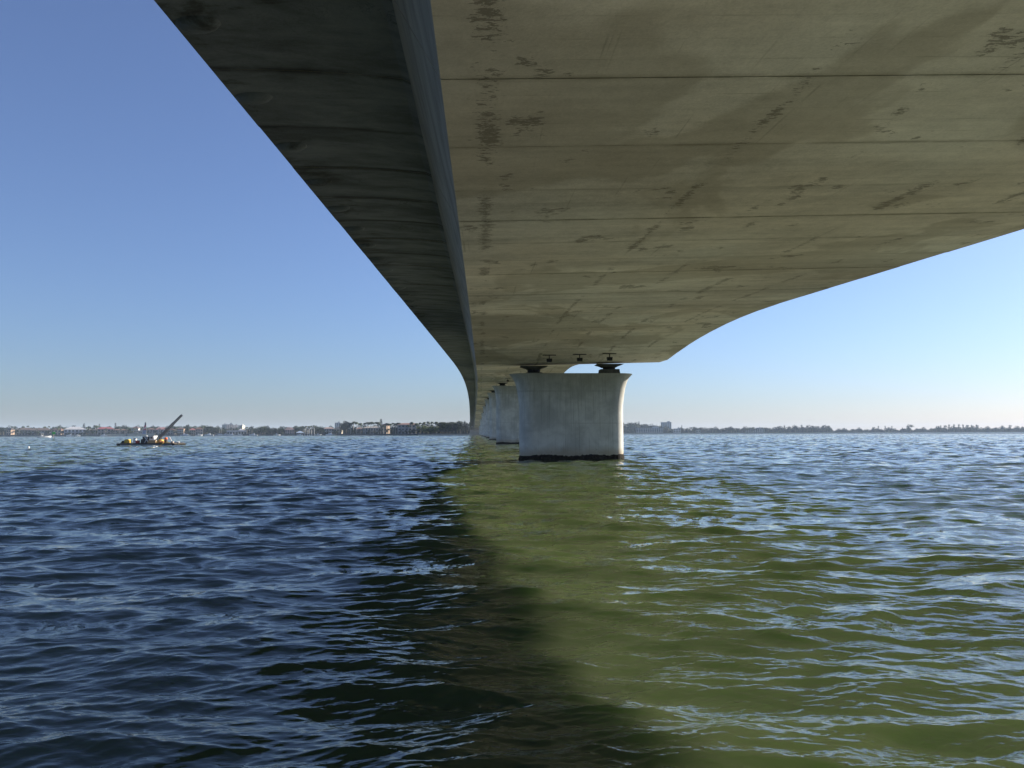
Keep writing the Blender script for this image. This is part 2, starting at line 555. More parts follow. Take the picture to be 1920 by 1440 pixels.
# facets: 0 web, 1-6 wing underside, 7 fascia, 8 deck, 9 fascia, 10-15 wing, 16 web, 17 soffit
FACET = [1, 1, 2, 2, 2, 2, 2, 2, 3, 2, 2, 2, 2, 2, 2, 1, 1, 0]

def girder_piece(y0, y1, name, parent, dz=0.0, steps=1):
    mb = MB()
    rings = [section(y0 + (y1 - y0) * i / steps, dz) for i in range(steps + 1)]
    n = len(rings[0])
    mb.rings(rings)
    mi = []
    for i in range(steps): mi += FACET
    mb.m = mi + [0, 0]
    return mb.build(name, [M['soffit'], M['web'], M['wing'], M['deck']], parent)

girder = thing('bridge_girder', 'long concrete box girder bridge curving over the bay', 'bridge', (0, 0, 0))
rs = random.Random(3)
SEG = SPAN / 30
Y0 = P1 - SEG * 30.5 - 0.28
segs = []
girder_piece(Y0 - 10 * SEG, Y0 + 7 * SEG - 0.02, 'girder_span', girder, 0, 17)
for i in range(7, 64):
    ya = Y0 + i * SEG
    segs.append((girder_piece(ya + 0.006, ya + SEG - 0.006, 'segment', girder, rs.uniform(-0.008, 0.008)), ya))
yb = Y0 + 64 * SEG
END = P1 + SPAN * 8 - 6
k = 0
while yb < END - 1:
    ye = min(P1 + SPAN * (2 + k) - SPAN / 2 + SPAN / 2, END)
    if ye - yb < 5: k += 1; continue
    girder_piece(yb + 0.01, ye - 0.01, 'girder_span', girder, 0, max(4, int((ye - yb) / 3)))
    yb = ye; k += 1
# rounded anchor blisters under the free edge of the left wing, one to a segment
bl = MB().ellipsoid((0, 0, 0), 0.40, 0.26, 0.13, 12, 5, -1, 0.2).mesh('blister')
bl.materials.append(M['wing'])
bl.polygons.foreach_set('use_smooth', [True] * len(bl.polygons))
for o, ya in segs:
    if not (6 < ya < 70): continue
    yy = ya + SEG * 0.42
    p = section(yy)[7]
    b = link('blister', bl, o, (p[0] + 0.40, yy, p[2] + 0.02))
    b.rotation_euler = (R(-10), 0, R(-14))
# parapets along both edges
for s in (0, 1):
    mb = MB(); rings = []
    yy = Y0 - 10 * SEG
    while yy <= END:
        p = section(yy)[8 if s == 0 else 9]
        d = 1 if s == 0 else -1
        rings.append([(p[0] + 0.02 * d, yy, p[2] + 0.003), (p[0] + 0.42 * d, yy, p[2] + 0.003), (p[0] + 0.26 * d, yy, p[2] + 0.82), (p[0] + 0.02 * d, yy, p[2] + 0.82)])
        yy += SEG * 2
    mb.rings(rings)
    mb.build('parapet', M['web'], girder)

# ------------------------------------------------------------------ piers
def pier_ring(hw, r, z, n=14):
    pts = []
    for i in range(n + 1):
        a = -math.pi / 2 + math.pi * i / n
        pts.append((hw - r + r * math.cos(a), r * math.sin(a), z))
    for i in range(n + 1):
        a = math.pi / 2 + math.pi * i / n
        pts.append((-(hw - r) + r * math.cos(a), r * math.sin(a), z))
    return pts

PIER_LABELS = [
    'broad flared concrete pier standing nearest in the green water',
    'second flared concrete pier, half hidden behind the nearest pier',
    'third concrete pier in the row under the bridge',
    'fourth concrete pier in the row, a narrow sliver',
    'fifth concrete pier in the row, a narrow pale sliver',
    'sixth concrete pier in the row far under the bridge',
    'seventh concrete pier, next to last before the far shore',
    'last concrete pier before the far shore abutment']
def build_pier(i):
    Y = P1 + SPAN * i
    top = grade(Y)
    t = thing('bridge_pier', PIER_LABELS[i], 'pier', (8.02 + bend(Y), Y, top), 0, 'bridge piers in the water')
    HW, r, T = 4.60, 1.30, 3.2
    FL_S, FL_E = (0, .15, .28, .48, .655, .83, .93, 1), (0, .02, .07, .17, .29, .50, .74, 1)
    rings = [pier_ring(HW, r, -top - 1.5), pier_ring(HW, r, -T)]
    for q in range(1, 13):
        s = q / 12.0
        u = 1 - (1 - s) ** 1.4
        e = 0.88 * float(np.interp(u, FL_S, FL_E))
        rings.append(pier_ring(HW + e, r + 0.10 * u ** 3, -T + (T - 0.03) * u))
    rings.append(pier_ring(HW + 0.87, r + 0.10, 0))
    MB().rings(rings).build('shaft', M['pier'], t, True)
    # crust of oysters and weed at the waterline
    rg = random.Random(40 + i)
    mb = MB(); nseg = 150 if i < 2 else 60
    base = pier_ring(HW + 0.035, r + 0.035, 0, 20)
    per = []
    for a, b in zip(base, base[1:] + base[:1]):
        L = math.hypot(b[0] - a[0], b[1] - a[1])
        m = max(1, int(L / 0.13)) if i < 2 else 2
        for q in range(m): per.append((a[0] + (b[0] - a[0]) * q / m, a[1] + (b[1] - a[1]) * q / m))
    tops = [0.46 + 0.06 * math.sin(j * 0.21 + i) + rg.uniform(-0.05, 0.06) for j in range(len(per))]
    rr_ = []
    for lev in range(5):
        ring = []
        for j, (x, y) in enumerate(per):
            z = -1.2 + (tops[j] + 1.2) * (lev / 4.0) ** 0.7
            q = 1 + (rg.uniform(0.0, 0.014) if 0 < lev < 4 else (-0.004 if lev == 4 else 0))
            ring.append((x * q, y * (1 + (q - 1) * 3), z - top))
        rr_.append(ring)
    mb.rings(rr_)
    mb.build('waterline_crust', M['crust'], t)
    # bearings
    for bx in (-3.30, 3.42):
        zs = section(Y)[0][2] + FALL * (8.02 + bx + 0.36) - top      # underside of the girder here
        hp = 0.13 if bx < 0 else zs - 0.38
        p = MB().frustum(bx, 0, 0.003, hp, 1.75 if bx > 0 else 1.8, 1.5, 1.65 if bx > 0 else 1.3, 1.3).build('plinth', M['plinth'], t)
        MB().tube((bx, 0, hp + 0.002), (bx, 0, hp + 0.08), 0.52, 0.52, 16).tube((bx, 0, hp + 0.08), (bx, 0, zs - 0.202), 0.56, 0.56, 16).build('bearing', M['rubber'], t)
        mb = MB().frustum(bx, 0, zs - 0.20, zs - 0.12, 1.2, 1.2, 1.4, 1.4).frustum(bx, 0, zs - 0.119, zs + 0.06, 1.4, 1.4, 2.4, 1.8)
        mb.build('bearing_seat', M['plinth'], t)
    return t

t_ = NT('waterline_growth')
_p = t_.pos()
_n = t_.noise(_p, 7.0, 5, 0.7)
M['crust'] = t_.out(t_.mix(t_.ramp(_n, 0.4, 0.7), (0.008, 0.007, 0.006), (0.035, 0.028, 0.02)), 0.9, _n, 0.9, 0.08, spec=0.1)
M['plinth'] = plain('weathered_plinth', (0.13, 0.13, 0.115), 0.9, 0.35, 2)
for i in range(8): build_pier(i)

# floodlights hanging under the girder in front of the piers
def floodlight(X, Y, label, group):
    p = section(Y)[0]
    z = p[2] + FALL * (X + 0.36)
    t = thing('floodlight', label, 'floodlight', (X + bend(Y), Y, z), 0, group)
    MB().box(-0.55, 0.55, -0.03, 0.03, -0.085, -0.025).box(-0.035, 0.035, -0.035, 0.035, -0.36, -0.06).build('bracket', M['steel_dark'], t)
    h = MB().frustum(0, 0, -0.62, -0.34, 0.40, 0.26, 0.46, 0.34).build('housing', M['steel_dark'], t)
    MB().box(-0.19, 0.19, -0.18, -0.165, -0.58, -0.40).build('lens', M['rubber'], h)
    return t
for X, l in ((5.62, 'small dark floodlight under the girder, leftmost of three by the nearest pier'),
             (8.12, 'small dark floodlight under the girder, middle of three by the nearest pier'),
             (10.58, 'small dark floodlight under the girder, rightmost of three by the nearest pier')):
    floodlight(X, P1 - 5.4, l, 'floodlights under the girder')
floodlight(5.62, P1 + SPAN - 5.4, 'tiny dark floodlight under the girder by the second pier', 'floodlights under the girder')
#SHORE#
# ------------------------------------------------------------------ far shores
FWD = Vector((math.sin(R(2.35)), math.cos(R(2.35)), 0))
RGT = Vector((math.cos(R(2.35)), -math.sin(R(2.35)), 0))
def at(px, depth, z=0.0):
    """Ground point at a bearing (in photograph columns) and a distance straight ahead, in metres."""
    p = FWD * depth + RGT * ((px - 960) / 1435.0 * depth)
    return Vector((p.x, p.y, z))
def face(p):
    """Turn that makes local -Y look back across the water."""
    return -math.atan2(p.x, p.y)
def up(px, py, depth):                             # height above the water of a row at that distance
    return CAM_H + (814.7 - 0.00315 * px - py) / 1435.0 * depth
def shore_d(px):
    return float(np.interp(px, (-400, 0, 300, 600, 760, 900), (1110, 1060, 1010, 940, 880, 812)))
def shore_r(px):
    return float(np.interp(px, (1000, 1180, 1450, 1700, 2000, 2500), (1500, 1560, 1700, 1850, 1950, 2100)))

M['land'] = plain('shore_ground', (0.10, 0.11, 0.06), 0.95, 0.4, 0.05)
M['seawall'] = plain('seawall_concrete', (0.11, 0.105, 0.095), 0.9, 0.4, 0.3)
M['sand'] = plain('pale_sand', (0.50, 0.44, 0.34), 0.95, 0.2, 0.3)
def leafmat(name, a, b):
    t = NT(name)
    n = t.noise(t.objco(), 0.35, 4, 0.7)
    r = t.math('ADD', t.math('MULTIPLY', n, 0.8), t.math('MULTIPLY', t.rnd(), 0.4))
    c = t.mix(t.ramp(r, 0.35, 0.85), a, b)
    return t.out(c, 0.75, spec=0.15)
M['leaf'] = leafmat('broad_leaves', (0.014, 0.024, 0.010), (0.050, 0.068, 0.024))
M['leaf_light'] = leafmat('light_leaves', (0.06, 0.085, 0.02), (0.13, 0.16, 0.04))
M['leaf_dark'] = leafmat('dark_leaves', (0.010, 0.018, 0.010), (0.032, 0.044, 0.022))
M['palm'] = leafmat('palm_fronds', (0.022, 0.034, 0.014), (0.065, 0.080, 0.030))
M['bark'] = plain('grey_bark', (0.16, 0.135, 0.105), 0.9, 0.3, 1.0)
M['palm_bark'] = plain('pale_palm_bark', (0.42, 0.39, 0.34), 0.9, 0.2, 1.0)

def shore_land(pxs, dfun, back, name, label):
    a = [at(px, dfun(px), 1.25) for px in pxs]
    b = [at(px, dfun(px) + back, 1.6) for px in pxs]
    lo = [Vector((p.x, p.y, -1.5)) for p in a]
    mb = MB()
    n = len(pxs)
    for row in (lo, a, b): mb.v += [tuple(p) for p in row]
    for r in range(2):
        for i in range(n - 1):
            mb.f.append((r * n + i, r * n + i + 1, (r + 1) * n + i + 1, (r + 1) * n + i)); mb.m.append(0)
    return tag(mb.build(name, M['land']), label, None, None, 'structure')
shore_land([-900, -600, -400, -200, 0, 150, 300, 450, 600, 700, 760, 830, 900, 960], shore_d, 620, 'shore_land', 'low green shore land behind the left seawall')
shore_land([980, 1080, 1180, 1300, 1450, 1600, 1700, 1850, 2000, 2300, 2800], shore_r, 700, 'far_land', 'low land under the distant right tree line')
# seawall and beach strips
def strip(p0, p1, off, z0, z1, thick, name, mat, n=10, dfun=shore_d):
    mb = MB(); rings = []
    for i in range(n + 1):
        px = p0 + (p1 - p0) * i / n
        d = dfun(px) - off
        f = [at(px, d, z0), at(px, d, z1), at(px, d + thick, z1), at(px, d + thick, z0)]
        rings.append([tuple(v) for v in f])
    mb.rings(rings)
    return mb.build(name, mat)
tag(strip(-700, 905, 1.0, -1.0, 1.75, 1.2, 'seawall', M['seawall'], 30), 'long dark concrete seawall along the far left shore', 'seawall')
tag(strip(784, 905, 3.2, -1.0, 0.9, 2.0, 'beach', M['sand'], 6), 'pale sand strip at the far foot of the bridge', None, None, 'structure')
tag(strip(240, 292, 3.0, -1.0, 2.9, 1.8, 'terrace_wall', M['sand'], 6), 'pale terrace wall at the water below the white houses', 'wall')
tag(strip(196, 238, 2.6, -1.0, 2.5, 1.4, 'terrace_wall', M['sand'], 6), 'low sandy terrace wall in front of the arcaded house', 'wall')

# ---- trees
def leaf_quads(mb, c, rad, n, size, rg, flat=1.0):
    for _ in range(n):
        while True:
            v = Vector((rg.uniform(-1, 1), rg.uniform(-1, 1), rg.uniform(-1, 1)))
            if 0.2 < v.length < 1: break
        v = v.normalized() * (v.length ** 0.5)
        p = Vector((c[0] + v.x * rad[0], c[1] + v.y * rad[1], c[2] + v.z * rad[2]))
        u = Vector((rg.uniform(-1, 1), rg.uniform(-1, 1), rg.uniform(-1, 1) * flat)).normalized()
        w = u.orthogonal().normalized()
        w = (w * math.cos(1.3) + u.cross(w) * math.sin(rg.uniform(-1, 1))).normalized()
        s = size * rg.uniform(0.6, 1.25)
        mb.add([p + u * s, p + w * s * 0.6, p - u * s, p - w * s * 0.6], [(0, 1, 2, 3)])

def proto(name, parts):
    return (name, parts)

def broad_proto(seed, H=10.0, W=4.6, leaf='leaf', n=52, lobes=15):
    rg = random.Random(seed)
    tr = MB()
    tr.tube((0, 0, -0.3), (0.15, 0.1, H * 0.36), 0.38, 0.26, 7)
    cr = MB()
    for i in range(lobes):
        a = rg.uniform(0, 6.28); rr = W * math.sqrt(rg.random()) * 0.72
        z = H * rg.uniform(0.36, 0.86) - 0.10 * rr * rr / W
        c = (rr * math.cos(a), rr * math.sin(a), z)
        if i % 2 == 0: tr.tube((0.15, 0.1, H * 0.34), c, 0.17, 0.05, 5)
        q = rg.uniform(0.85, 1.35) * W / 4.2
        leaf_quads(cr, c, (1.45 * q, 1.45 * q, 1.05 * q), n, 0.42, rg)
    return [('trunk', tr, M['bark']), ('crown', cr, M[leaf])]

def palm_proto(seed, H=9.5):
    rg = random.Random(seed)
    tr = MB(); pts = []
    lean = rg.uniform(-0.7, 0.7)
    for i in range(6):
        s = i / 5
        pts.append((lean * s * s, 0.3 * lean * s * s, -0.3 + (H + 0.3) * s))
    for i in range(5): tr.tube(pts[i], pts[i + 1], 0.24 - 0.02 * i, 0.22 - 0.02 * i, 7)
    top = Vector(pts[-1]); cr = MB()
    for k in range(24):
        a = k * 2.4 + rg.uniform(-0.2, 0.2)
        el = rg.uniform(-0.15, 1.05); L = rg.uniform(2.0, 2.7)
        d = Vector((math.cos(a), math.sin(a), 0)); side = Vector((-math.sin(a), math.cos(a), 0))
        prev = None
        for i in range(6):
            s = i / 5
            p = top + d * (L * s * math.cos(el) * (1 - 0.12 * s)) + Vector((0, 0, L * (s * math.sin(el) - 0.75 * s * s)))
            wd = 0.62 * math.sin(math.pi * min(1, 0.18 + 0.8 * s))
            q = (p - side * wd - Vector((0, 0, wd * 0.5)), p, p + side * wd - Vector((0, 0, wd * 0.5)))
            if prev: cr.add([prev[0], prev[1], q[1], q[0]], [(0, 1, 2, 3)]); cr.add([prev[1], prev[2], q[2], q[1]], [(0, 1, 2, 3)])
            prev = q
    return [('trunk', tr, M['palm_bark']), ('crown', cr, M['palm'])]

def pine_proto(seed, H=17.0):
    rg = random.Random(seed)
    tr = MB().tube((0, 0, -0.3), (0, 0, H), 0.34, 0.05, 7); cr = MB()
    z = H * 0.28
    while z < H * 0.985:
        r = 2.35 * (1 - (z / H) ** 2.6) + 0.35
        for k in range(7):
            a = rg.uniform(0, 6.28)
            p = Vector((r * 0.55 * math.cos(a), r * 0.55 * math.sin(a), z + 0.15))
            leaf_quads(cr, p, (r * 0.5, r * 0.5, 0.22), 7, 0.42, rg, 0.3)
        z += H * 0.052
    return [('trunk', tr, M['bark']), ('crown', cr, M['leaf_dark'])]

def wispy_proto(seed, H=17.0):
    rg = random.Random(seed)
    tr = MB().tube((0, 0, -0.3), (0.4, 0, H * 0.55), 0.35, 0.18, 7); cr = MB()
    for i in range(17):
        a = rg.uniform(0, 6.28); z = H * rg.uniform(0.28, 0.96)
        rr = rg.uniform(0.3, 3.6) * (1.15 - 0.5 * z / H)
        c = (rr * math.cos(a), rr * math.sin(a), z)
        tr.tube((0.3, 0, z * 0.72), c, 0.12, 0.04, 5)
        leaf_quads(cr, c, (0.95, 0.95, 1.5), 34, 0.42, rg)
    return [('trunk', tr, M['bark']), ('crown', cr, M['leaf_dark'])]

PROTO = {
    'broad': [broad_proto(1), broad_proto(2, 9.0, 5.2), broad_proto(3, 11.5, 4.2)],
    'light': [broad_proto(4, 8.5, 5.0, 'leaf_light'), broad_proto(5, 9.0, 4.4, 'leaf_light')],
    'banyan': [broad_proto(6, 15.0, 6.6, 'leaf_dark', 90, 26)],
    'palm': [palm_proto(11), palm_proto(12, 11.5), palm_proto(13, 8.0)],
    'pine': [pine_proto(21), pine_proto(22, 15.0)],
    'wispy': [wispy_proto(31), wispy_proto(32, 15.0)],
    'shrub': [broad_proto(8, 4.2, 3.6, 'leaf', 45, 9)],
}
for kk in PROTO:
    for pr in PROTO[kk]:
        for i, (nm, mb, mt) in enumerate(pr):
            me = mb.mesh(nm); me.materials.append(mt); pr[i] = (nm, me)
KINDNAME = {'broad': 'leafy_tree', 'light': 'leafy_tree', 'banyan': 'banyan_tree', 'palm': 'palm_tree', 'pine': 'norfolk_pine', 'wispy': 'wispy_pine', 'shrub': 'shrub'}
HEIGHT = {'broad': (10.2, 9.2, 11.6), 'light': (8.6, 9.2), 'banyan': (14.6,), 'palm': (10.3, 12.3, 8.8), 'pine': (17, 15), 'wispy': (17, 15), 'shrub': (4.2,)}
trg = random.Random(99)
def tree(kind, px, depth, top_py, label, group=None, wide=1.0):
    v = trg.randrange(len(PROTO[kind]))
    z0 = 1.3
    h = max(2.0, up(px, top_py, depth) - z0)
    sc = h / HEIGHT[kind][v]
    t = thing(KINDNAME[kind], label, 'shrub' if kind == 'shrub' else 'tree', at(px, depth, z0), trg.uniform(0, 6.28), group)
    t.scale = (sc * wide, sc * wide, sc)
    for nm, me in PROTO[kind][v]: link(nm, me, t)
    return t

# dense growth that reads as one mass behind the houses
def treeline(name, label, pxs, tops, dfun, off, n, size, seed):
    rg = random.Random(seed); mb = MB()
    for _ in range(n):
        px = rg.uniform(pxs[0], pxs[-1])
        d = dfun(px) + off + rg.uniform(0, 30)
        tp = float(np.interp(px, pxs, tops)) + 1.8 * math.sin(px * 0.21) + 1.3 * math.sin(px * 0.47 + 2) + rg.uniform(-0.6, 0.6)
        ht = max(2.5, up(px, tp, d))
        z = 1.0 + (ht - 1.0) * rg.random() ** 0.6
        p = at(px, d, z)
        leaf_quads(mb, p, (0.8, 0.8, 0.6), 2, size, rg)
    q = pxs[0]; ring = []                       # the closed inner mass of the wood, below the ragged crowns
    rings = []
    while q < pxs[-1]:
        d = dfun(q) + off + 14
        tp = float(np.interp(q, pxs, tops)) + 1.8 * math.sin(q * 0.21) + 1.3 * math.sin(q * 0.47 + 2)
        ht = max(2.0, up(q, tp, d) * rg.uniform(0.66, 0.86))
        rings.append([tuple(at(q, d, 0.4)), tuple(at(q, d + rg.uniform(0, 4), ht)), tuple(at(q, d + 12, ht * 0.9)), tuple(at(q, d + 14, 0.4))])
        q += rg.uniform(1.2, 2.8)
    mb.rings(rings)
    o = mb.build(name, M['leaf_dark'])
    return tag(o, label, None, None, 'stuff')
treeline('treeline', 'dark mass of trees behind the left shore houses',
         [-420, -150, 0, 28, 40, 90, 118, 165, 200, 240, 300, 350, 370, 400, 440, 490, 540, 590, 630, 660, 720, 780, 830, 885, 960],
         [797, 798, 800.5, 800, 804, 803, 800, 802, 802, 800.5, 801.5, 800, 799, 801, 804, 802, 801.5, 801, 802, 798, 799, 797, 795, 794, 796], shore_d, 48, 15000, 0.75, 5)
treeline('far_treeline', 'hazy blue tree line along the distant right shore',
         [1090, 1175, 1200, 1240, 1262, 1300, 1370, 1440, 1480, 1520, 1553, 1560, 1640, 1740, 1752, 1832, 1838, 1860, 1920, 2100, 2600],
         [794, 794, 796, 799, 805, 804, 803, 803, 800, 799.5, 799.5, 805.5, 804.5, 804, 802, 801, 803, 801.5, 801.5, 802, 801], shore_r, 10, 17000, 1.0, 6)

# ---- houses
PAINT = {}
def paint(c, rough=0.75):
    if c not in PAINT: PAINT[c] = plain('paint_%02d' % len(PAINT), c, rough, 0.15, 0.4)
    return PAINT[c]
M['pane'] = plain('dark_window_glass', (0.03, 0.04, 0.05), 0.12, 0.2, 1)
M['trim'] = paint((0.42, 0.42, 0.42))
def house(x0, x1, top, eave, wall, roof, label, floors=2, hip=0.7, cols=0, off=14.0, nwin=4, turn=0.0, base=None, balcony=False, chimney=False, name='house', cat='house'):
    px = (x0 + x1) / 2
    d = shore_d(px) + off
    p = at(px, d, 1.3)
    w = (x1 - x0) / 1435.0 * d
    zt, ze = up(px, top, d) - 1.3, up(px, eave, d) - 1.3
    dp = min(max(6.0, w * 0.6), 13.0)
    t = thing(name, label, cat, p, face(p) + turn)
    MB().box(-w / 2, w / 2, 0, dp, -0.6, ze).build('wall', paint(wall), t)
    ov = 0.8
    rf = MB()
    if hip > 0:
        rl = w * (1 - hip) / 2 + 0.1
        rf.rings([[(-w / 2 - ov, -ov, ze + 0.003), (w / 2 + ov, -ov, ze + 0.003), (w / 2 + ov, dp + ov, ze + 0.003), (-w / 2 - ov, dp + ov, ze + 0.003)],
                  [(-w / 2 - ov, -ov, ze + 0.28), (w / 2 + ov, -ov, ze + 0.28), (w / 2 + ov, dp + ov, ze + 0.28), (-w / 2 - ov, dp + ov, ze + 0.28)],
                  [(-rl, dp * 0.5 - 0.1, zt), (rl, dp * 0.5 - 0.1, zt), (rl, dp * 0.5 + 0.1, zt), (-rl, dp * 0.5 + 0.1, zt)]])
    else:
        rf.box(-w / 2 - 0.3, w / 2 + 0.3, -0.3, dp + 0.3, ze + 0.003, zt)
    r_ = rf.build('roof', paint(roof), t)
    if chimney: MB().box(w * 0.2, w * 0.2 + 1.1, dp * 0.45, dp * 0.45 + 0.9, zt - 1.5, zt + 1.2).build('chimney', paint(wall), r_)
    fh = ze / floors
    for f in range(floors):
        for k in range(nwin):
            xc = -w / 2 + w * (k + 0.5) / nwin
            ww = min(2.6, w / nwin * 0.58)
            z0 = f * fh + fh * (0.22 if f else 0.10); z1 = f * fh + fh * 0.80
            fr = MB().box(xc - ww / 2 - 0.14, xc + ww / 2 + 0.14, -0.10, -0.004, z0 - 0.14, z1 + 0.14).build('window', M['trim'], t)
            MB().box(xc - ww / 2, xc + ww / 2, -0.15, -0.102, z0, z1).build('pane', M['pane'], fr)
    if cols:
        MB().box(-w / 2, w / 2, -3.4, -0.2, fh * 0.93, fh * 1.0).build('porch_roof', M['trim'], t)
        for k in range(cols + 1):
            xc = -w / 2 + 0.35 + (w - 0.7) * k / cols
            MB().box(xc - 0.24, xc + 0.24, -3.3, -2.85, -0.5, fh * 0.93 - 0.004).build('column', M['trim'], t)
    if balcony:
        for f in range(1, floors):
            MB().box(-w / 2, w / 2, -1.5, -0.16, f * fh - 0.12, f * fh + 0.12).box(-w / 2, w / 2, -1.5, -1.42, f * fh + 0.13, f * fh + 0.95).build('balcony', M['trim'], t)
    return t

TERRA, BROWN, REDR, GREYR = (0.13, 0.075, 0.055), (0.085, 0.065, 0.055), (0.22, 0.06, 0.065), (0.36, 0.37, 0.39)
WHITE, CREAM, PEACH, TAN, PINK, BLUE_SHADE, GREYW = (0.58, 0.58, 0.56), (0.42, 0.37, 0.29), (0.40, 0.28, 0.19), (0.28, 0.22, 0.17), (0.38, 0.27, 0.25), (0.34, 0.38, 0.46), (0.27, 0.28, 0.30)
house(12, 23, 803, 806.5, PEACH, BROWN, 'small peach gabled house peeking from trees, leftmost on the shore', 2, 0.5, 0, 18, 2, R(-50))
house(34, 62, 802.5, 807, (0.20, 0.17, 0.15), BROWN, 'long dark house with brown roof, left half of the brown pair', 2, 0.35, 0, 16, 6, 0, balcony=True)  # shade on these walls is put into their dark colour
house(63, 95, 803, 807.5, (0.22, 0.18, 0.15), BROWN, 'long dark house with brown roof, right half of the brown pair', 2, 0.35, 0, 18, 6, 0, balcony=True)  # wall colour darkened for shade, like the left half
house(97, 116, 803.5, 806.5, PEACH, TERRA, 'peach house with terracotta roof behind the green channel marker', 2, 0.5, 0, 15, 3, R(-35))
house(124, 160, 800.5, 806, BLUE_SHADE, GREYR, 'large house with pale blue shade in its wall colour, light grey hip roof', 2, 0.62, 6, 14, 6, 0)  # the walls' pale blue is shade put into their colour
house(168, 186, 804, 807, TAN, BROWN, 'brown house half hidden by palms beside the red roofed house', 2, 0.5, 0, 22, 4, 0)
house(186, 213, 801, 805, (0.24, 0.20, 0.19), REDR, 'house with a bright red roof and white porch columns', 2, 0.45, 5, 13, 5, 0)
house(214, 238, 804.5, 807, TAN, TERRA, 'tan arcaded house beside the red roofed house', 2, 0.6, 7, 12, 6, 0)
house(248, 260, 800.5, 803.5, WHITE, TERRA, 'tall white house with terracotta hip roof above the pale terrace', 3, 0.7, 0, 14, 3, R(-20), balcony=True)
house(260.5, 271, 807, 808.5, WHITE, GREYR, 'low white wing with flat roof beside the tall white house', 1, 0, 4, 11, 3, 0)
house(278, 291, 803, 806, PINK, TERRA, 'small pink house left of the dark red roofed house', 2, 0.7, 0, 14, 3, 0)
house(294, 315, 801.5, 806, (0.30, 0.33, 0.40), (0.24, 0.12, 0.12), 'blue-shaded house under a wide dull red roof behind the crane', 2, 0.5, 5, 15, 5, 0)  # bluish cast of the shaded walls is painted into the wall colour
house(316, 326, 804, 807, CREAM, TERRA, 'narrow cream house between the crane boom and the peach house', 2, 0.6, 2, 12, 2, R(-20))
house(333, 345, 802.5, 805, PEACH, TERRA, 'three storey peach house with balconies right of the crane', 3, 0.6, 0, 13, 3, R(-15), balcony=True)
house(357, 367, 803.5, 807, CREAM, (0.28, 0.10, 0.09), 'small cream house with dark red roof', 2, 0.7, 0, 14, 3, 0)
house(368, 380, 802, 805, PINK, TERRA, 'pink house with tall white columns beside moored boats', 2, 0.6, 3, 12, 3, 0)
house(427, 462, 807.6, 809.2, WHITE, (0.50, 0.51, 0.54), 'long low white boathouse with flat roof', 1, 0, 8, 3, 7, 0, name='boathouse', cat='boathouse')
house(449, 457, 804.5, 807.5, WHITE, GREYR, 'white upper house behind the long low boathouse', 2, 0.6, 0, 24, 2, 0)
house(535, 552, 801.5, 806.5, PINK, (0.28, 0.20, 0.185), 'house with broad pink tiled hip roof', 2, 0.6, 0, 18, 4, 0)
house(557, 569, 808, 812, (0.50, 0.60, 0.70), (0.55, 0.66, 0.76), 'pale blue boathouse with pyramid roof at the water', 1, 0.95, 3, 1, 3, 0, name='boathouse', cat='boathouse')
house(608, 626, 801.5, 804.5, GREYW, (0.33, 0.24, 0.21), 'grey two storey house with white balcony frames', 2, 0.5, 4, 14, 4, 0, balcony=True)
house(627, 641, 800.5, 805, CREAM, (0.36, 0.30, 0.22), 'cream house with tan hip roof beside the big dark banyan', 2, 0.7, 0, 15, 3, R(-15))
house(668, 679, 802, 804.5, TAN, (0.26, 0.16, 0.13), 'small house with pink roof among tall palms', 2, 0.6, 0, 16, 3, 0)
house(681, 714, 800, 803, GREYW, (0.30, 0.28, 0.26), 'wide grey mansion with arcade behind the palm row', 2, 0.5, 8, 14, 7, 0)
house(715, 726, 794.5, 797.5, PEACH, TERRA, 'tall sunlit peach house with terracotta roof by the lone pine', 3, 0.6, 0, 14, 2, R(-40))
house(746, 786, 793.5, 797, GREYW, (0.20, 0.12, 0.10), 'grand grey house with terracotta roof and white columns', 3, 0.4, 6, 14, 6, 0)

# distant blocks beyond the first row
def block(x0, x1, top, depth, wall, label, floors, nwin, turn=0.0, base_z=1.5):
    px = (x0 + x1) / 2
    p = at(px, depth, base_z)
    w = (x1 - x0) / 1435.0 * depth
    zt = up(px, top, depth) - base_z
    t = thing('apartment_block', label, 'building', p, face(p) + turn)
    MB().box(-w / 2, w / 2, 0, 14, -0.5, zt).build('wall', paint(wall), t)
    MB().box(-w / 2 - 0.3, w / 2 + 0.3, -0.3, 14.3, zt + 0.003, zt + 0.7).box(w * 0.1, w * 0.35, 4, 9, zt + 0.71, zt + 3.2).build('roof', paint(GREYR), t)
    fh = zt / floors
    for f in range(floors):
        for k in range(nwin):
            xc = -w / 2 + w * (k + 0.5) / nwin; ww = w / nwin * 0.62
            MB().box(xc - ww / 2, xc + ww / 2, -0.08, -0.004, f * fh + fh * 0.25, f * fh + fh * 0.85).build('window', M['pane'], t)
        MB().box(-w / 2, w / 2, -1.3, -0.09, f * fh + 0.0, f * fh + 0.22).build('balcony', M['trim'], t)
    return t
block(417, 424, 797, 1500, (0.36, 0.42, 0.46), 'grey distant apartment tower, leftmost of the tower cluster', 8, 2)
block(424.5, 437, 796.5, 1520, (0.62, 0.52, 0.48), 'pink and white apartment tower in the middle of the distant cluster', 8, 4)
block(438, 446, 798, 1540, (0.48, 0.48, 0.52), 'grey apartment tower between the pink and cream towers', 7, 3)
block(447, 455, 798.5, 1500, (0.52, 0.48, 0.38), 'cream apartment tower, rightmost of the distant cluster', 7, 3, R(-20))
block(628, 638, 793.5, 1500, (0.56, 0.58, 0.63), 'pale apartment block rising behind the cream house', 9, 3)
block(1193, 1242, 803.5, 1545, (0.36, 0.37, 0.38), 'long low white hotel below the hazy trees beside the pier', 3, 12)
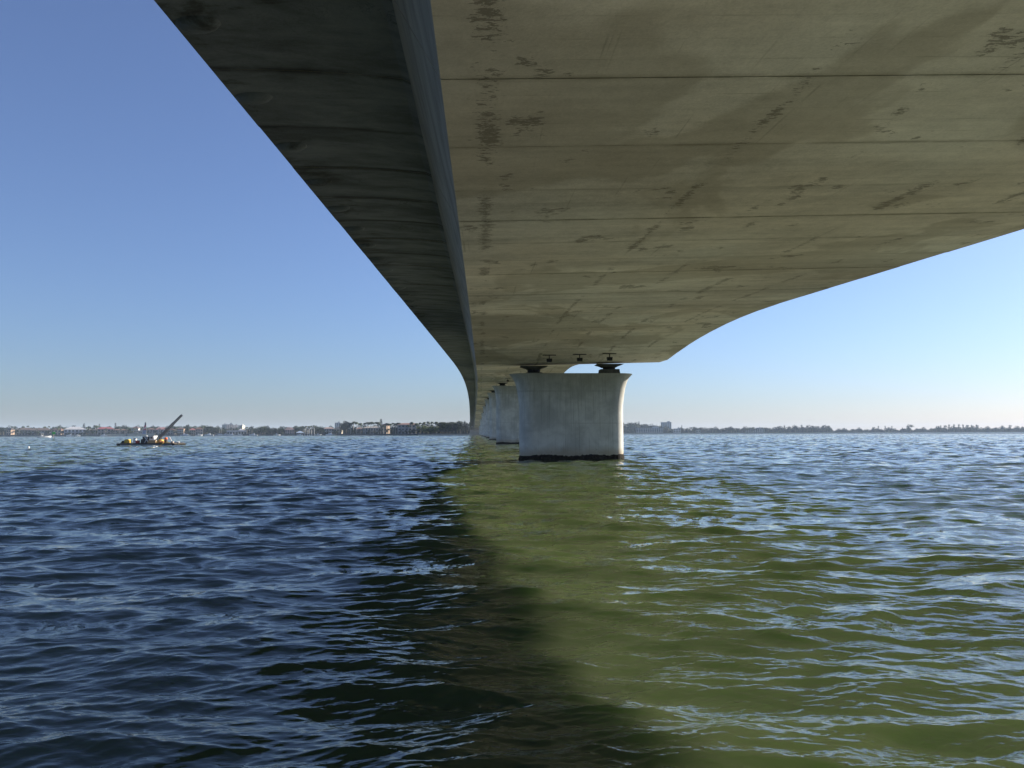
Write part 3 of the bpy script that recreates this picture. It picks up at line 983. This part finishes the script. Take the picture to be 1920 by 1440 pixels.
block(1238.5, 1258, 792.5, 1850, (0.42, 0.46, 0.52), 'bluish apartment tower on the hazy far right shore', 9, 5)
block(1262, 1275, 804.5, 1600, (0.62, 0.62, 0.60), 'small white house right of the hazy apartment tower', 2, 3)
block(1304, 1312, 807, 1640, (0.66, 0.66, 0.64), 'tiny white shed under the distant right tree line', 1, 2)
block(1395, 1431, 805, 1690, (0.42, 0.43, 0.43), 'long white building low in the distant right tree line', 3, 9)

# ---- individual trees
ORD = ['first', 'second', 'third', 'fourth', 'fifth', 'sixth', 'seventh', 'eighth', 'ninth', 'tenth', 'eleventh', 'twelfth', 'thirteenth', 'fourteenth', 'fifteenth', 'sixteenth', 'seventeenth', 'eighteenth', 'nineteenth', 'twentieth', 'twenty-first', 'twenty-second', 'twenty-third', 'twenty-fourth', 'twenty-fifth', 'twenty-sixth', 'twenty-seventh', 'twenty-eighth', 'twenty-ninth', 'thirtieth']
def grove(kind, pts, label, group, off=6.0, wide=1.0, jit=10.0):
    for q, (px, py) in enumerate(sorted(pts)):
        d = (shore_d(px) if px < 960 else shore_r(px)) + off + trg.uniform(0, jit)
        tree(kind, px, d, py, label + ', ' + ORD[q] + ' from the left', group, wide)
rr0 = random.Random(12)
grove('broad', [(-60, 800), (-40, 801), (-22, 800), (-6, 802), (3, 801), (8, 800), (26, 802), (30, 804)], 'dark leafy tree around the small peach gabled house', 'trees round the peach gabled house', 24)
grove('palm', [(44, 799), (53, 798), (64, 801), (75, 802), (85, 799.5), (93, 799)], 'palm rising behind the long brown roofs', 'palms behind the brown roofs', 34)
grove('broad', [(100, 799.5), (107, 798), (113, 799), (120, 801), (123, 803)], 'bushy tree behind the peach terracotta house', 'trees behind the peach house', 34)
grove('broad', [(118, 807), (121, 808)], 'low tree between the peach house and the pale blue house', 'trees beside the pale blue house', 6)
grove('palm', [(164, 801), (169, 799.5), (174, 803), (180, 797), (184, 798), (177, 802), (190, 800)], 'palm in the clump left of the red roof', 'palms left of the red roof', 8)
grove('broad', [(163, 806), (171, 806), (176, 807), (182, 808)], 'leafy tree under the palms left of the red roof', 'trees under the palms', 6)
tree('pine', 158.5, shore_d(158) + 40, 794, 'slender pine spire above the pale blue house')
tree('pine', 187, shore_d(187) + 40, 795, 'thin pine spire left of the bright red roof')
tree('pine', 217, shore_d(217) + 36, 793, 'dark pine spire right of the bright red roof')
tree('pine', 273, shore_d(273) + 30, 792, 'tall dark pine spire behind the striped sail')
tree('pine', 288, shore_d(288) + 30, 797.5, 'short pine spire right of the striped sail')
tree('pine', 353.5, shore_d(353) + 30, 796, 'thin pine spire right of the crane boom tip')
tree('pine', 714.5, shore_d(714) + 22, 786, 'tall lone pine spire beside the sunlit peach house')
grove('broad', [(221, 799), (227, 798), (233, 796), (238, 799), (243, 801), (246, 804)], 'round leafy tree above the tan arcaded house', 'trees above the arcaded house', 28)
grove('palm', [(228, 804), (236, 806), (240, 803), (244, 806)], 'palm in front of the tan arcaded house', 'palms by the arcaded house', 5)
grove('broad', [(258, 800), (266, 799), (281, 800), (286, 799), (292, 800), (299, 801), (306, 800)], 'dark tree behind the white and pink houses', 'trees behind the white houses', 36)
grove('broad', [(318, 800), (324, 799), (330, 798), (338, 798.5), (346, 798), (349, 804), (352, 806)], 'leafy tree near the crane boom on the shore', 'trees behind the crane', 26)
grove('broad', [(358, 798.5), (364, 799), (378, 798), (384, 797), (389, 798.5), (394, 798), (386, 803), (382, 806)], 'rounded tree left of the distant apartment towers', 'trees left of the towers', 26, 1.15)
grove('broad', [(399, 801), (404, 800), (409, 802), (414, 804), (420, 805), (397, 806), (406, 807)], 'low tree behind the sailboat masts', 'trees behind the masts', 18)
grove('shrub', [(425, 805.5), (433, 805), (441, 805), (446, 805)], 'shrub between the long boathouse and the distant towers', 'shrubs behind the boathouse', 30)
grove('palm', [(464, 800.5), (468, 803), (473, 802)], 'palm right of the long low boathouse', 'palms right of the boathouse', 6)
grove('broad', [(478, 803), (484, 801), (489, 800), (493, 798), (497, 800), (503, 801), (509, 804), (515, 803), (521, 802), (527, 801), (487, 806), (499, 806), (512, 807), (523, 807)], 'leafy tree in the grove left of the pink tiled roof', 'grove left of the pink roof', 10)
grove('broad', [(531, 803), (541, 800), (552, 800), (557, 798.5), (563, 799), (568, 800), (548, 808), (540, 809)], 'leafy tree around the pink tiled roof', 'trees round the pink roof', 22)
grove('palm', [(569, 799), (574, 798.5), (579, 799), (584, 798), (589, 797.5), (594, 800)], 'palm in the row behind the boat lift posts', 'palms behind the boat lift', 8)
grove('broad', [(596, 800), (601, 798.5), (605, 800), (598, 806), (604, 807)], 'dark round tree left of the grey balcony house', 'trees left of the balcony house', 8, 1.1)
tree('banyan', 650, shore_d(650) + 6, 789, 'huge dark banyan at the start of the tall palm row', None, 0.82)
tree('banyan', 643, shore_d(643) + 12, 792, 'smaller dark banyan on the left of the huge banyan', None, 0.7)
grove('palm', [(658, 792), (663, 790), (669, 791), (676, 793), (684, 792.5), (690, 791), (695, 790.5), (700, 792), (705, 791), (710, 791)], 'tall palm in the row before the wide grey mansion', 'palm row before the grey mansion', 5, 1.15, 5)
grove('palm', [(719, 797), (727, 793), (732, 794), (737, 792.5), (742, 793), (748, 792), (772, 791), (766, 797), (780, 793)], 'tall palm around the grand grey house', 'palms round the grand grey house', 5, 1.1, 5)
grove('broad', [(770, 806), (776, 805), (782, 804.5)], 'dark low tree in front of the grand grey house', 'dark trees before the grand house', 3, 1.3, 3)
grove('light', [(790, 797), (797, 799), (805, 797.5), (813, 798.5), (820, 801), (801, 803), (810, 803)], 'sunlit yellow green tree right of the grand grey house', 'yellow green trees', 6, 1.15, 6)
grove('palm', [(788, 792), (795, 791), (803, 790), (810, 790.5), (818, 790.5), (826, 791)], 'palm above the yellow green trees', 'palms above the yellow green trees', 22, 1.1)
grove('broad', [(826, 792), (832, 790.5), (838, 791), (845, 790), (851, 789), (857, 788), (863, 789.5), (829, 800), (836, 799), (843, 801), (851, 799), (858, 800)], 'dense green tree between the palms and the bridge foot', 'dense trees by the bridge foot', 10, 1.1)
grove('wispy', [(866, 790.5), (871, 790), (876, 791), (881, 792), (886, 793), (892, 794)], 'thin stemmed pine at the far foot of the bridge', 'thin pines at the bridge foot', 10, 1.0)
grove('shrub', [(56, 811), (70, 811), (130, 811), (152, 811), (205, 811), (282, 811), (310, 811), (356, 811), (395, 811), (478, 811), (505, 811), (530, 811), (600, 811), (612, 812), (664, 811), (690, 811), (705, 812), (735, 811), (792, 811), (815, 811), (835, 811), (850, 812)], 'low shrub on the lawn behind the seawall', 'shrubs behind the seawall', 3, 1.0, 3)
grove('broad', [(33, 806), (41, 808), (49, 807), (58, 808.5), (67, 807), (74, 808), (88, 807), (94, 806), (119, 806), (162, 807), (166, 808)], 'dark tree on the lawn before the long brown houses', 'lawn trees before the brown houses', 4, 0.9, 5)
grove('broad', [(212, 806), (222, 808), (231, 808), (247, 806.5), (273, 806), (277, 807), (292, 806), (303, 808), (313, 807), (327, 806), (331, 807.5), (348, 807), (355, 807)], 'dark lawn tree between the white, pink and cream houses', 'lawn trees between the pale houses', 4, 0.9, 5)
grove('palm', [(38, 803), (70, 804), (110, 802), (121, 802), (199, 803), (224, 801), (252, 803), (275, 801), (300, 803), (312, 802), (331, 801), (356, 801), (381, 800)], 'slim palm on the lawn before the shore houses', 'slim lawn palms', 4, 1.1, 5)
grove('broad', [(607, 806), (614, 808), (626, 806), (632, 808), (640, 805), (662, 805), (673, 806), (684, 807), (693, 806), (702, 807), (713, 805), (728, 803), (735, 805), (743, 802), (752, 805), (761, 806)], 'dark lawn tree between banyan and grand grey house', 'lawn trees right of the banyan', 4, 0.95, 5)
# right shore, hazy
grove('broad', [(1176, 793), (1181, 792), (1187, 791), (1193, 794), (1200, 795), (1206, 793.5), (1212, 796), (1220, 797), (1226, 796.5), (1234, 798)], 'hazy tree above the long low hotel', 'hazy trees above the hotel', 34, 1.1)
tree('pine', 1197.5, shore_r(1197) + 30, 790, 'thin spire among the hazy trees above the hotel')
tree('pine', 1277.5, shore_r(1277) + 8, 797.5, 'dark lone spire right of the hazy apartment tower')
grove('broad', [(1290, 803), (1298, 799.5), (1303, 801), (1315, 802), (1323, 801), (1335, 802), (1341, 803), (1352, 803), (1362, 801), (1370, 800.5), (1380, 802), (1391, 802), (1400, 801), (1409, 800), (1418, 802), (1428, 801.5), (1440, 802)], 'hazy tree in the low right tree line', 'hazy trees in the right tree line', 6, 1.15)
grove('wispy', [(1458, 799), (1470, 798), (1480, 799), (1490, 798), (1502, 797), (1512, 798), (1522, 797.5), (1534, 798.5), (1543, 797.5), (1550, 799)], 'tall hazy tree in the first high grove of the right shore', 'first high grove on the right shore', 8, 1.3)
tree('wispy', 1645, shore_r(1645) + 8, 798.5, 'thin bare topped tree left of the lone spreading tree')
grove('wispy', [(1658, 799), (1665, 801), (1671, 799)], 'small ragged tree just left of the lone spreading tree', 'ragged trees on the right shore', 8, 1.2)
tree('broad', 1705, shore_r(1705) + 8, 795.5, 'lone spreading tree standing above the low right shore', None, 1.0)
grove('wispy', [(1754, 800), (1762, 798), (1770, 797), (1778, 796.5), (1787, 796), (1796, 796), (1804, 796.5), (1812, 796), (1820, 797), (1829, 796.5), (1832, 798)], 'tall hazy tree in the second high grove of the right shore', 'second high grove on the right shore', 8, 1.35)
tree('wispy', 1892, shore_r(1892) + 8, 796.5, 'single ragged tree near the right end of the shore', None, 1.2)

# ------------------------------------------------------------------ abutment at the far end
ab = thing('bridge_abutment', 'tan concrete abutment where the bridge meets the far shore', 'abutment', (7.95 + bend(END), END, 0))
ze_ = section(END)[0][2]
M['abut'] = plain('tan_concrete', (0.42, 0.36, 0.29), 0.9, 0.25, 0.2)
MB().box(-12.8, 12.8, -1.5, 30, -1.0, ze_ - 0.05).build('wall', M['abut'], ab)
MB().frustum(0, -6, -1.0, 2.6, 30, 14, 25, 7).build('slope_paving', M['abut'], ab)

# ------------------------------------------------------------------ work barge with crane
def lattice(mb, a, b, w0, w1, n, r=0.03):
    a, b = Vector(a), Vector(b)
    d = (b - a).normalized(); s = Vector((0, 1, 0)); u = d.cross(s).normalized()
    def c(i, q):
        t = i / n; w = (w0 + (w1 - w0) * t) / 2
        return a + (b - a) * t + s * w * (1 if q in (0, 1) else -1) + u * w * (1 if q in (0, 3) else -1)
    for q in range(4):
        mb.tube(c(0, q), c(n, q), r, r, 5)
        for i in range(n):
            mb.tube(c(i, q), c(i + 1, (q + 1) % 4), r * 0.6, r * 0.6, 4)
            mb.tube(c(i, (q + 1) % 4), c(i, q), r * 0.6, r * 0.6, 4)

M['hull_dark'] = plain('black_hull', (0.03, 0.03, 0.03), 0.6, 0.3, 1)
M['boom'] = plain('boom_steel', (0.07, 0.08, 0.10), 0.5, 0.3, 2)
YEL, ORA, RED_, WH = paint((0.55, 0.36, 0.05)), paint((0.65, 0.13, 0.03)), paint((0.50, 0.07, 0.04)), paint((0.75, 0.75, 0.73))
BD = 160.0
def bx(px): return (px - 287) / 1435.0 * BD
def bz(py): return up(287, py, BD)
bp = at(287, BD, 0); brz = R(-2.35)
barge = thing('work_barge', 'low black work barge carrying a crane on the bay', 'barge', bp, brz)
hull = MB().rings([[(bx(236), -2.6, -0.5), (bx(334), -2.6, -0.5), (bx(334), 2.6, -0.5), (bx(236), 2.6, -0.5)],
            [(bx(232), -2.8, 0.42), (bx(341), -2.8, 0.42), (bx(341), 2.8, 0.42), (bx(232), 2.8, 0.42)]])
hull.build('hull', M['hull_dark'], barge)
MB().box(bx(240), bx(335), -2.86, -2.80, 0.02, 0.20).build('rubbing_strake', paint((0.42, 0.45, 0.45)), barge)
MB().box(bx(233), bx(338), -2.7, 2.7, 0.424, 0.50).build('deck', paint((0.10, 0.08, 0.06)), barge)
MB().rings([[(bx(230), -1.2, 0.1), (bx(233), -1.2, 0.1), (bx(233), 1.2, 0.1), (bx(230), 1.2, 0.1)], [(bx(236), -1.2, 1.0), (bx(240), -1.2, 1.0), (bx(240), 1.2, 1.0), (bx(236), 1.2, 1.0)]]).build('stern_ramp', M['hull_dark'], barge)
cab = MB().box(bx(285), bx(291.5), -0.9, 0.9, 0.504, bz(823.5)).rings([[(bx(285), -0.9, bz(823.5) + .003), (bx(291.5), -0.9, bz(823.5) + .003), (bx(291.5), .9, bz(823.5) + .003), (bx(285), .9, bz(823.5) + .003)], [(bx(286), -0.85, bz(818.5)), (bx(292.3), -0.85, bz(818.5)), (bx(292.3), .85, bz(818.5)), (bx(286), .85, bz(818.5))]]).box(bx(284.6), bx(292.8), -1.0, 1.0, bz(818.5) + .003, bz(817.6)).build('pilothouse', WH, barge)
MB().box(bx(287), bx(291), -0.93, -0.905, bz(822.8), bz(819.5)).build('window', M['pane'], cab)
MB().box(bx(270.5), bx(278), -1.2, 1.2, 0.504, bz(823.5)).box(bx(273), bx(283.5), -1.0, 1.0, bz(823.5) + .003, bz(819)).build('engine_house', M['hull_dark'], barge)
fr = MB()
fr.tube((bx(278), -1.35, 0.55), (bx(284), -1.35, bz(821)), 0.06).tube((bx(279), -1.35, bz(821)), (bx(286), -1.35, 0.6), 0.06).tube((bx(277.5), -1.35, bz(821)), (bx(284), -1.35, bz(821)), 0.05)
fr.build('frame', WH, barge)
def on_barge(name, label, cat, px, y=0.0):
    q = Vector((bx(px), y, 0.503)); c, s = math.cos(brz), math.sin(brz)
    return thing(name, label, cat, (bp.x + q.x * c - q.y * s, bp.y + q.x * s + q.y * c, q.z), brz)
def lx(px, o): return bx(px) - bx(o)
def lz(py): return bz(py) - 0.503
t = on_barge('crane', 'dark lattice boom crane leaning to the right on the barge', 'crane', 296)
bm_ = MB(); lattice(bm_, (lx(291, 296), 0, 0.1), (lx(341.5, 296), 0, lz(778.5)), 0.46, 0.28, 18, 0.062); bm_.build('boom', M['boom'], t)
af = MB()
for yy in (-0.5, 0.5):
    af.tube((lx(305, 296), yy, 0.0), (lx(303, 296), yy * 0.4, lz(818.5)), 0.08).tube((lx(299, 296), yy, 0.0), (lx(303, 296), yy * 0.4, lz(818.5)), 0.08)
af.build('support_frame', M['hull_dark'], t)
MB().tube((lx(341, 296), 0, lz(779)), (lx(311, 296), 0, lz(803)), 0.022, 0.022, 5).tube((lx(311, 296), 0, lz(803)), (lx(284, 296), 0, lz(819.5)), 0.022, 0.022, 5).build('cable', M['steel_dark'], t)
MB().tube((lx(300, 296), -0.7, lz(829)), (lx(300, 296), 0.7, lz(829)), 0.33, 0.33, 12).box(lx(298, 296), lx(307.5, 296), -0.8, 0.8, 0.0, lz(830.5)).rings([[(lx(299, 296), -.8, lz(830.4)), (lx(308, 296), -.8, lz(830.4)), (lx(308, 296), .8, lz(830.4)), (lx(299, 296), .8, lz(830.4))], [(lx(301, 296), -.6, lz(824)), (lx(306.5, 296), -.6, lz(825)), (lx(306.5, 296), .6, lz(825)), (lx(301, 296), .6, lz(824))]]).build('winch', YEL, t)
t = on_barge('fuel_tank', 'yellow tank at the left end of the barge', 'tank', 244, -0.6)
MB().rings([[(lx(240, 244), -0.6, 0.06), (lx(248, 244), -0.6, 0.06), (lx(248, 244), .6, 0.06), (lx(240, 244), .6, 0.06)], [(lx(240, 244), -0.6, 0.62), (lx(248, 244), -0.6, 0.62), (lx(248, 244), .6, 0.62), (lx(240, 244), .6, 0.62)], [(lx(241, 244), -0.4, 0.80), (lx(247, 244), -0.4, 0.80), (lx(247, 244), .4, 0.80), (lx(241, 244), .4, 0.80)]]).build('body', YEL, t)
MB().box(lx(240, 244), lx(248, 244), -0.5, 0.5, 0.0, 0.055).build('skid', M['hull_dark'], t)
t = on_barge('drum', 'white drum standing between the yellow tank and red box', 'drum', 257, -0.5)
MB().tube((0, 0, 0), (0, 0, 0.92), 0.34, 0.34, 14).build('body', WH, t)
MB().tube((0, 0, 0.923), (0, 0, 0.98), 0.36, 0.36, 14).build('lid', M['hull_dark'], t)
t = on_barge('drum', 'dark drum behind and left of the white drum', 'drum', 252.5, 0.4)
MB().tube((0, 0, 0), (0, 0, 0.86), 0.33, 0.33, 14).build('body', paint((0.10, 0.08, 0.10)), t)
MB().tube((0, 0, 0.863), (0, 0, 0.91), 0.35, 0.35, 14).build('lid', WH, t)
t = on_barge('tool_box', 'red box on the barge beside the white drum', 'box', 263, -0.7)
MB().box(-0.28, 0.28, -0.35, 0.35, 0.0, 0.45).build('body', RED_, t)
MB().box(-0.30, 0.30, -0.37, 0.37, 0.453, 0.55).build('lid', ORA, t)
t = on_barge('float', 'rounded orange float right of the crane', 'float', 314, -0.4)
MB().ellipsoid((0, 0, 0.92), 0.34, 0.34, 0.30, 14, 8).build('ball', ORA, t)
MB().box(-0.3, 0.3, -0.3, 0.3, 0.0, 0.62).build('stand', M['hull_dark'], t)
t = on_barge('pole', 'white pole leaning on the right end of the barge', 'pole', 321, 0.2)
MB().tube((0.32, 0, 0.02), (-0.28, 0, 1.25), 0.07, 0.07, 8).build('shaft', WH, t)
MB().box(0.1, 0.55, -0.3, 0.3, 0.0, 0.35).build('foot_block', paint((0.25, 0.22, 0.2)), t)
t = on_barge('pipe', 'yellow pipe hanging over the barge edge near the bow', 'pipe', 321, -2.7)
MB().tube((-0.9, -0.3, -0.45), (0.3, 0.0, 0.25), 0.06, 0.06, 8).tube((0.3, 0.0, 0.25), (0.95, 0.2, 0.08), 0.06, 0.06, 8).build('tube', YEL, t)
MB().tube((-0.93, -0.31, -0.47), (-0.86, -0.29, -0.43), 0.08, 0.08, 8).build('collar', M['hull_dark'], t)
t = on_barge('fender', 'pale fender lying at the right tip of the barge', 'fender', 337.5, -0.8)
MB().ellipsoid((0, 0, 0.16), 0.5, 0.3, 0.17, 12, 6).build('body', WH, t)
MB().tube((-0.5, 0, 0.16), (-0.75, 0, 0.05), 0.05, 0.05, 6).build('rope', YEL, t)

t = on_barge('timber_stack', 'tan timber stack on the barge deck below the crane', 'timber', 294, -1.7)
for k in range(5):
    for q in range(3 - k // 2):
        MB().box(-0.85 + 0.05 * k, 0.85 - 0.04 * q, -0.42 + 0.21 * q + 0.1 * (k // 2), -0.24 + 0.21 * q + 0.1 * (k // 2), 0.001 + 0.12 * k, 0.115 + 0.12 * k).build('timber', paint((0.40, 0.26, 0.12)), t)
t = on_barge('net_pile', 'orange brown heap of netting right of the crane winch', 'netting', 310.5, -1.5)
rg_ = random.Random(8); mb = MB()
for k in range(9): mb.ellipsoid((rg_.uniform(-0.35, 0.35), rg_.uniform(-0.3, 0.3), rg_.uniform(0.1, 0.35)), 0.3, 0.28, 0.2, 9, 5)
mb.build('heap', paint((0.42, 0.17, 0.05)), t)

# ------------------------------------------------------------------ boats, marker, buoy
M['gel'] = plain('white_gelcoat', (0.78, 0.78, 0.77), 0.3, 0.06, 0.8)
M['sailcloth'] = plain('white_sailcloth', (0.74, 0.74, 0.72), 0.8, 0.1, 0.6)
def hull_mesh(mb, L, W, fb, mi=0):
    rings = []
    for s, w, sh in ((0, 0.80, 0.0), (0.25, 0.98, 0.0), (0.55, 1.0, 0.05), (0.8, 0.70, 0.18), (0.94, 0.30, 0.30), (1.0, 0.03, 0.36)):
        x = -L / 2 + L * s; hw = W / 2 * w
        rings.append([(x, -hw, fb + sh), (x, -hw * 0.82, 0.05), (x, 0, -0.35 + 0.3 * s ** 4), (x, hw * 0.82, 0.05), (x, hw, fb + sh)])
    mb.rings(rings, mi=mi)
def motorboat(px, depth, L, rz, label, group=None, cabin=True, tower=False, canvas=None):
    p = at(px, depth, 0)
    t = thing('motor_boat', label, 'boat', p, face(p) + rz, group)
    mb = MB(); hull_mesh(mb, L, L * 0.31, L * 0.10); mb.build('hull', M['gel'], t)
    if cabin:
        c = MB().frustum(L * 0.04, 0, L * 0.102, L * 0.20, L * 0.44, L * 0.24, L * 0.34, L * 0.20).build('cabin', M['gel'], t)
        MB().box(-L * 0.10, L * 0.17, -L * 0.128, -L * 0.116, L * 0.13, L * 0.17).build('window', M['pane'], c)
        MB().frustum(-L * 0.05, 0, L * 0.202, L * 0.27, L * 0.20, L * 0.18, L * 0.16, L * 0.16).build('flybridge', canvas or M['gel'], t)
    if tower:
        tw = MB()
        for sx in (-0.06, 0.06):
            for sy in (-0.07, 0.07): tw.tube((L * (sx - 0.12), L * sy, L * 0.10), (L * (sx - 0.12), L * sy, L * 0.30), 0.05, 0.05, 5)
        tw.box(-L * 0.22, -L * 0.02, -L * 0.1, L * 0.1, L * 0.302, L * 0.325)
        tw.build('hardtop', M['gel'], t)
        MB().frustum(-L * 0.10, 0, L * 0.102, L * 0.17, L * 0.10, L * 0.12, L * 0.08, L * 0.10).build('console', M['gel'], t)
    return t
def sailboat(px, depth, L, mast, label, group=None):
    p = at(px, depth, 0)
    t = thing('sailboat', label, 'sailboat', p, face(p), group)
    mb = MB(); hull_mesh(mb, L, L * 0.28, L * 0.09); mb.build('hull', M['gel'], t)
    MB().frustum(0, 0, L * 0.095, L * 0.15, L * 0.36, L * 0.16, L * 0.3, L * 0.13).build('cabin', M['gel'], t)
    MB().tube((L * 0.06, 0, L * 0.15), (L * 0.06, 0, mast), 0.11, 0.07, 6).build('mast', paint((0.6, 0.61, 0.62)), t)
    MB().tube((L * 0.05, 0, L * 0.24), (-L * 0.36, 0, L * 0.24), 0.17, 0.12, 6).build('boom', paint((0.18, 0.25, 0.4)), t)
    return t
motorboat(84, 560, 9.2, 0.1, 'white open motor boat running past the green channel marker', None, False, True)
BL = [(133, 9, 'white motor boat moored below the pale blue house'), (147, 7, 'small boat at the right end of the pale blue house'), (196, 8, 'motor boat moored in front of the red roofed house'),
      (347, 10, 'motor boat at the dock right of the peach house'), (352, 8, 'short motor boat beside the cream house dock'), (374, 9, 'motor boat below the pink house with columns'), (393, 11, 'cream cabin boat left of the sailboat masts'),
      (424, 9, 'motor boat with raised bow left of the long boathouse'), (436, 9, 'white motor boat under the left half of the long boathouse'), (449, 8, 'white motor boat under the right half of the long boathouse'),
      (476, 10, 'white cruiser right of the long low boathouse'), (520, 8, 'small white boat left of the pink tiled roof'), (563, 7, 'boat in the pale blue boathouse'), (597, 8, 'white boat right of the boat lift posts'), (620, 11, 'white boat moored below the grey balcony house')]
for i, (px, L, l) in enumerate(BL):
    motorboat(px, shore_d(px) - 9, L, (0.15 if i % 2 else math.pi - 0.1), l, 'boats moored along the left shore')
sailboat(411.5, shore_d(411) - 8, 9, up(411, 804.5, shore_d(411)), 'sailboat with bare mast, left of the pair', 'sailboats with bare masts')
sailboat(415.5, shore_d(415) - 14, 10, up(415, 803.5, shore_d(415)), 'sailboat with bare mast, right of the pair', 'sailboats with bare masts')
# small sailboat with a striped sail
sp = at(272, 720, 0)
st = thing('sailing_dinghy', 'dinghy with navy, red and white striped sail above the barge', 'sailboat', sp, face(sp))
mb = MB(); hull_mesh(mb, 5.5, 1.9, 0.5); mb.build('hull', M['gel'], st)
S0, S1 = 2.2, up(272, 791.5, 720)
MB().tube((1.6, 0, 0.4), (1.2, 0, S1), 0.08, 0.05, 6).build('mast', paint((0.5, 0.5, 0.5)), st)
def sail_panel(u0, u1, v0, v1, col):
    """One cloth of the sail between two sloping seams; u is the height at the luff, v at the leech."""
    def P(s, h): return (1.45 - 0.25 * h - s * 3.6 * (1 - h) ** 0.8, 0.35 * math.sin(math.pi * s) * (1 - h), S0 + (S1 - S0) * h)
    a = [P(0, u0), P(1, v0), P(1, v1), P(0, u1)]
    b = [(x, y + 0.03, z) for x, y, z in a]
    MB().rings([a, b]).build('sail_panel', paint(col), st)
sail_panel(0.0, 0.34, 0.0, 0.30, (0.22, 0.27, 0.42))
sail_panel(0.342, 0.52, 0.302, 0.36, (0.52, 0.05, 0.09))
sail_panel(0.522, 0.63, 0.362, 0.44, (0.75, 0.75, 0.74))
sail_panel(0.632, 0.72, 0.442, 0.66, (0.52, 0.05, 0.09))
sail_panel(0.722, 0.99, 0.662, 0.97, (0.05, 0.06, 0.12))
# green channel marker
mp = at(102, 440, 0)
mk = thing('channel_marker', 'green square channel marker on a post in the water', 'channel marker', mp, face(mp))
MB().tube((0, 0, -1.5), (0, 0, up(102, 809, 440)), 0.16, 0.14, 8).build('post', paint((0.30, 0.27, 0.23)), mk)
zc = up(102, 812.5, 440)
MB().box(-0.75, 0.75, -0.24, -0.18, zc - 0.62, zc + 0.62).build('board', paint((0.05, 0.50, 0.06)), mk)
MB().box(-0.82, 0.82, -0.178, -0.165, zc - 0.69, zc + 0.69).build('board_edge', paint((0.12, 0.62, 0.14)), mk)
bpn = at(56, 136, 0)
by = thing('buoy', 'tiny white buoy floating alone near the left edge', 'buoy', bpn)
MB().ellipsoid((0, 0, 0.10), 0.19, 0.19, 0.17, 12, 8).build('float', M['gel'], by)
MB().tube((0, 0, 0.26), (0, 0, 0.36), 0.04, 0.03, 6).build('ring', M['steel_dark'], by)
# docks with piles, boat lift posts
def dock(px, L, label, group=None):
    d = shore_d(px)
    p = at(px, d - 1.2, 0)
    t = thing('dock', label, 'dock', p, face(p), group)
    MB().box(-1.1, 1.1, -L, 0, 1.05, 1.25).build('deck', paint((0.30, 0.27, 0.23)), t)
    for k in range(3):
        for sx in (-1.25, 1.25): MB().tube((sx, -L * (0.25 + 0.35 * k), -1.5), (sx, -L * (0.25 + 0.35 * k), 2.1), 0.16, 0.15, 6).build('pile', paint((0.26, 0.22, 0.18)), t)
    return t
for px, l in ((140, 'wooden dock below the pale blue house'), (192, 'wooden dock below the red roofed house'), (330, 'wooden dock left of the peach house'), (362, 'wooden dock below the small cream house'), (418, 'wooden dock beside the bare masts'), (470, 'wooden dock right of the long boathouse'), (629, 'wooden dock below the cream tan roofed house')):
    dock(px, 9, l, 'docks along the left shore')
for i, px in enumerate((572, 577.5, 581, 585, 590)):
    p = at(px, shore_d(px) - 5, 0)
    t = thing('mooring_post', 'tall white mooring post, %s of five in front of the palms' % ('first', 'second', 'third', 'fourth', 'fifth')[i], 'post', p, 0, 'boat lift posts')
    h = up(px, 804.5 + (i % 2) * 2.5, shore_d(px) - 5)
    MB().tube((0, 0, -1.5), (0, 0, h), 0.24, 0.22, 8).build('shaft', WH, t)
    MB().tube((0, 0, h + 0.003), (0, 0, h + 0.45), 0.30, 0.05, 8).build('cap', WH, t)

# ------------------------------------------------------------------ haze
t_ = NT('haze_air')
t_.n.remove(t_.b)
pv = t_.n.new('ShaderNodeVolumePrincipled')
pv.inputs['Color'].default_value = (0.58, 0.75, 1.0, 1)
pv.inputs['Density'].default_value = 0.00010
pv.inputs['Anisotropy'].default_value = 0.0
t_.l.new(pv.outputs[0], t_.n['Material Output'].inputs['Volume'])
hz = MB().box(-4600, 4600, -4600, 4600, -3.0, 46.0).build('haze', t_.mat)
tag(hz, 'thin pale blue haze over the bay', None, None, 'stuff')
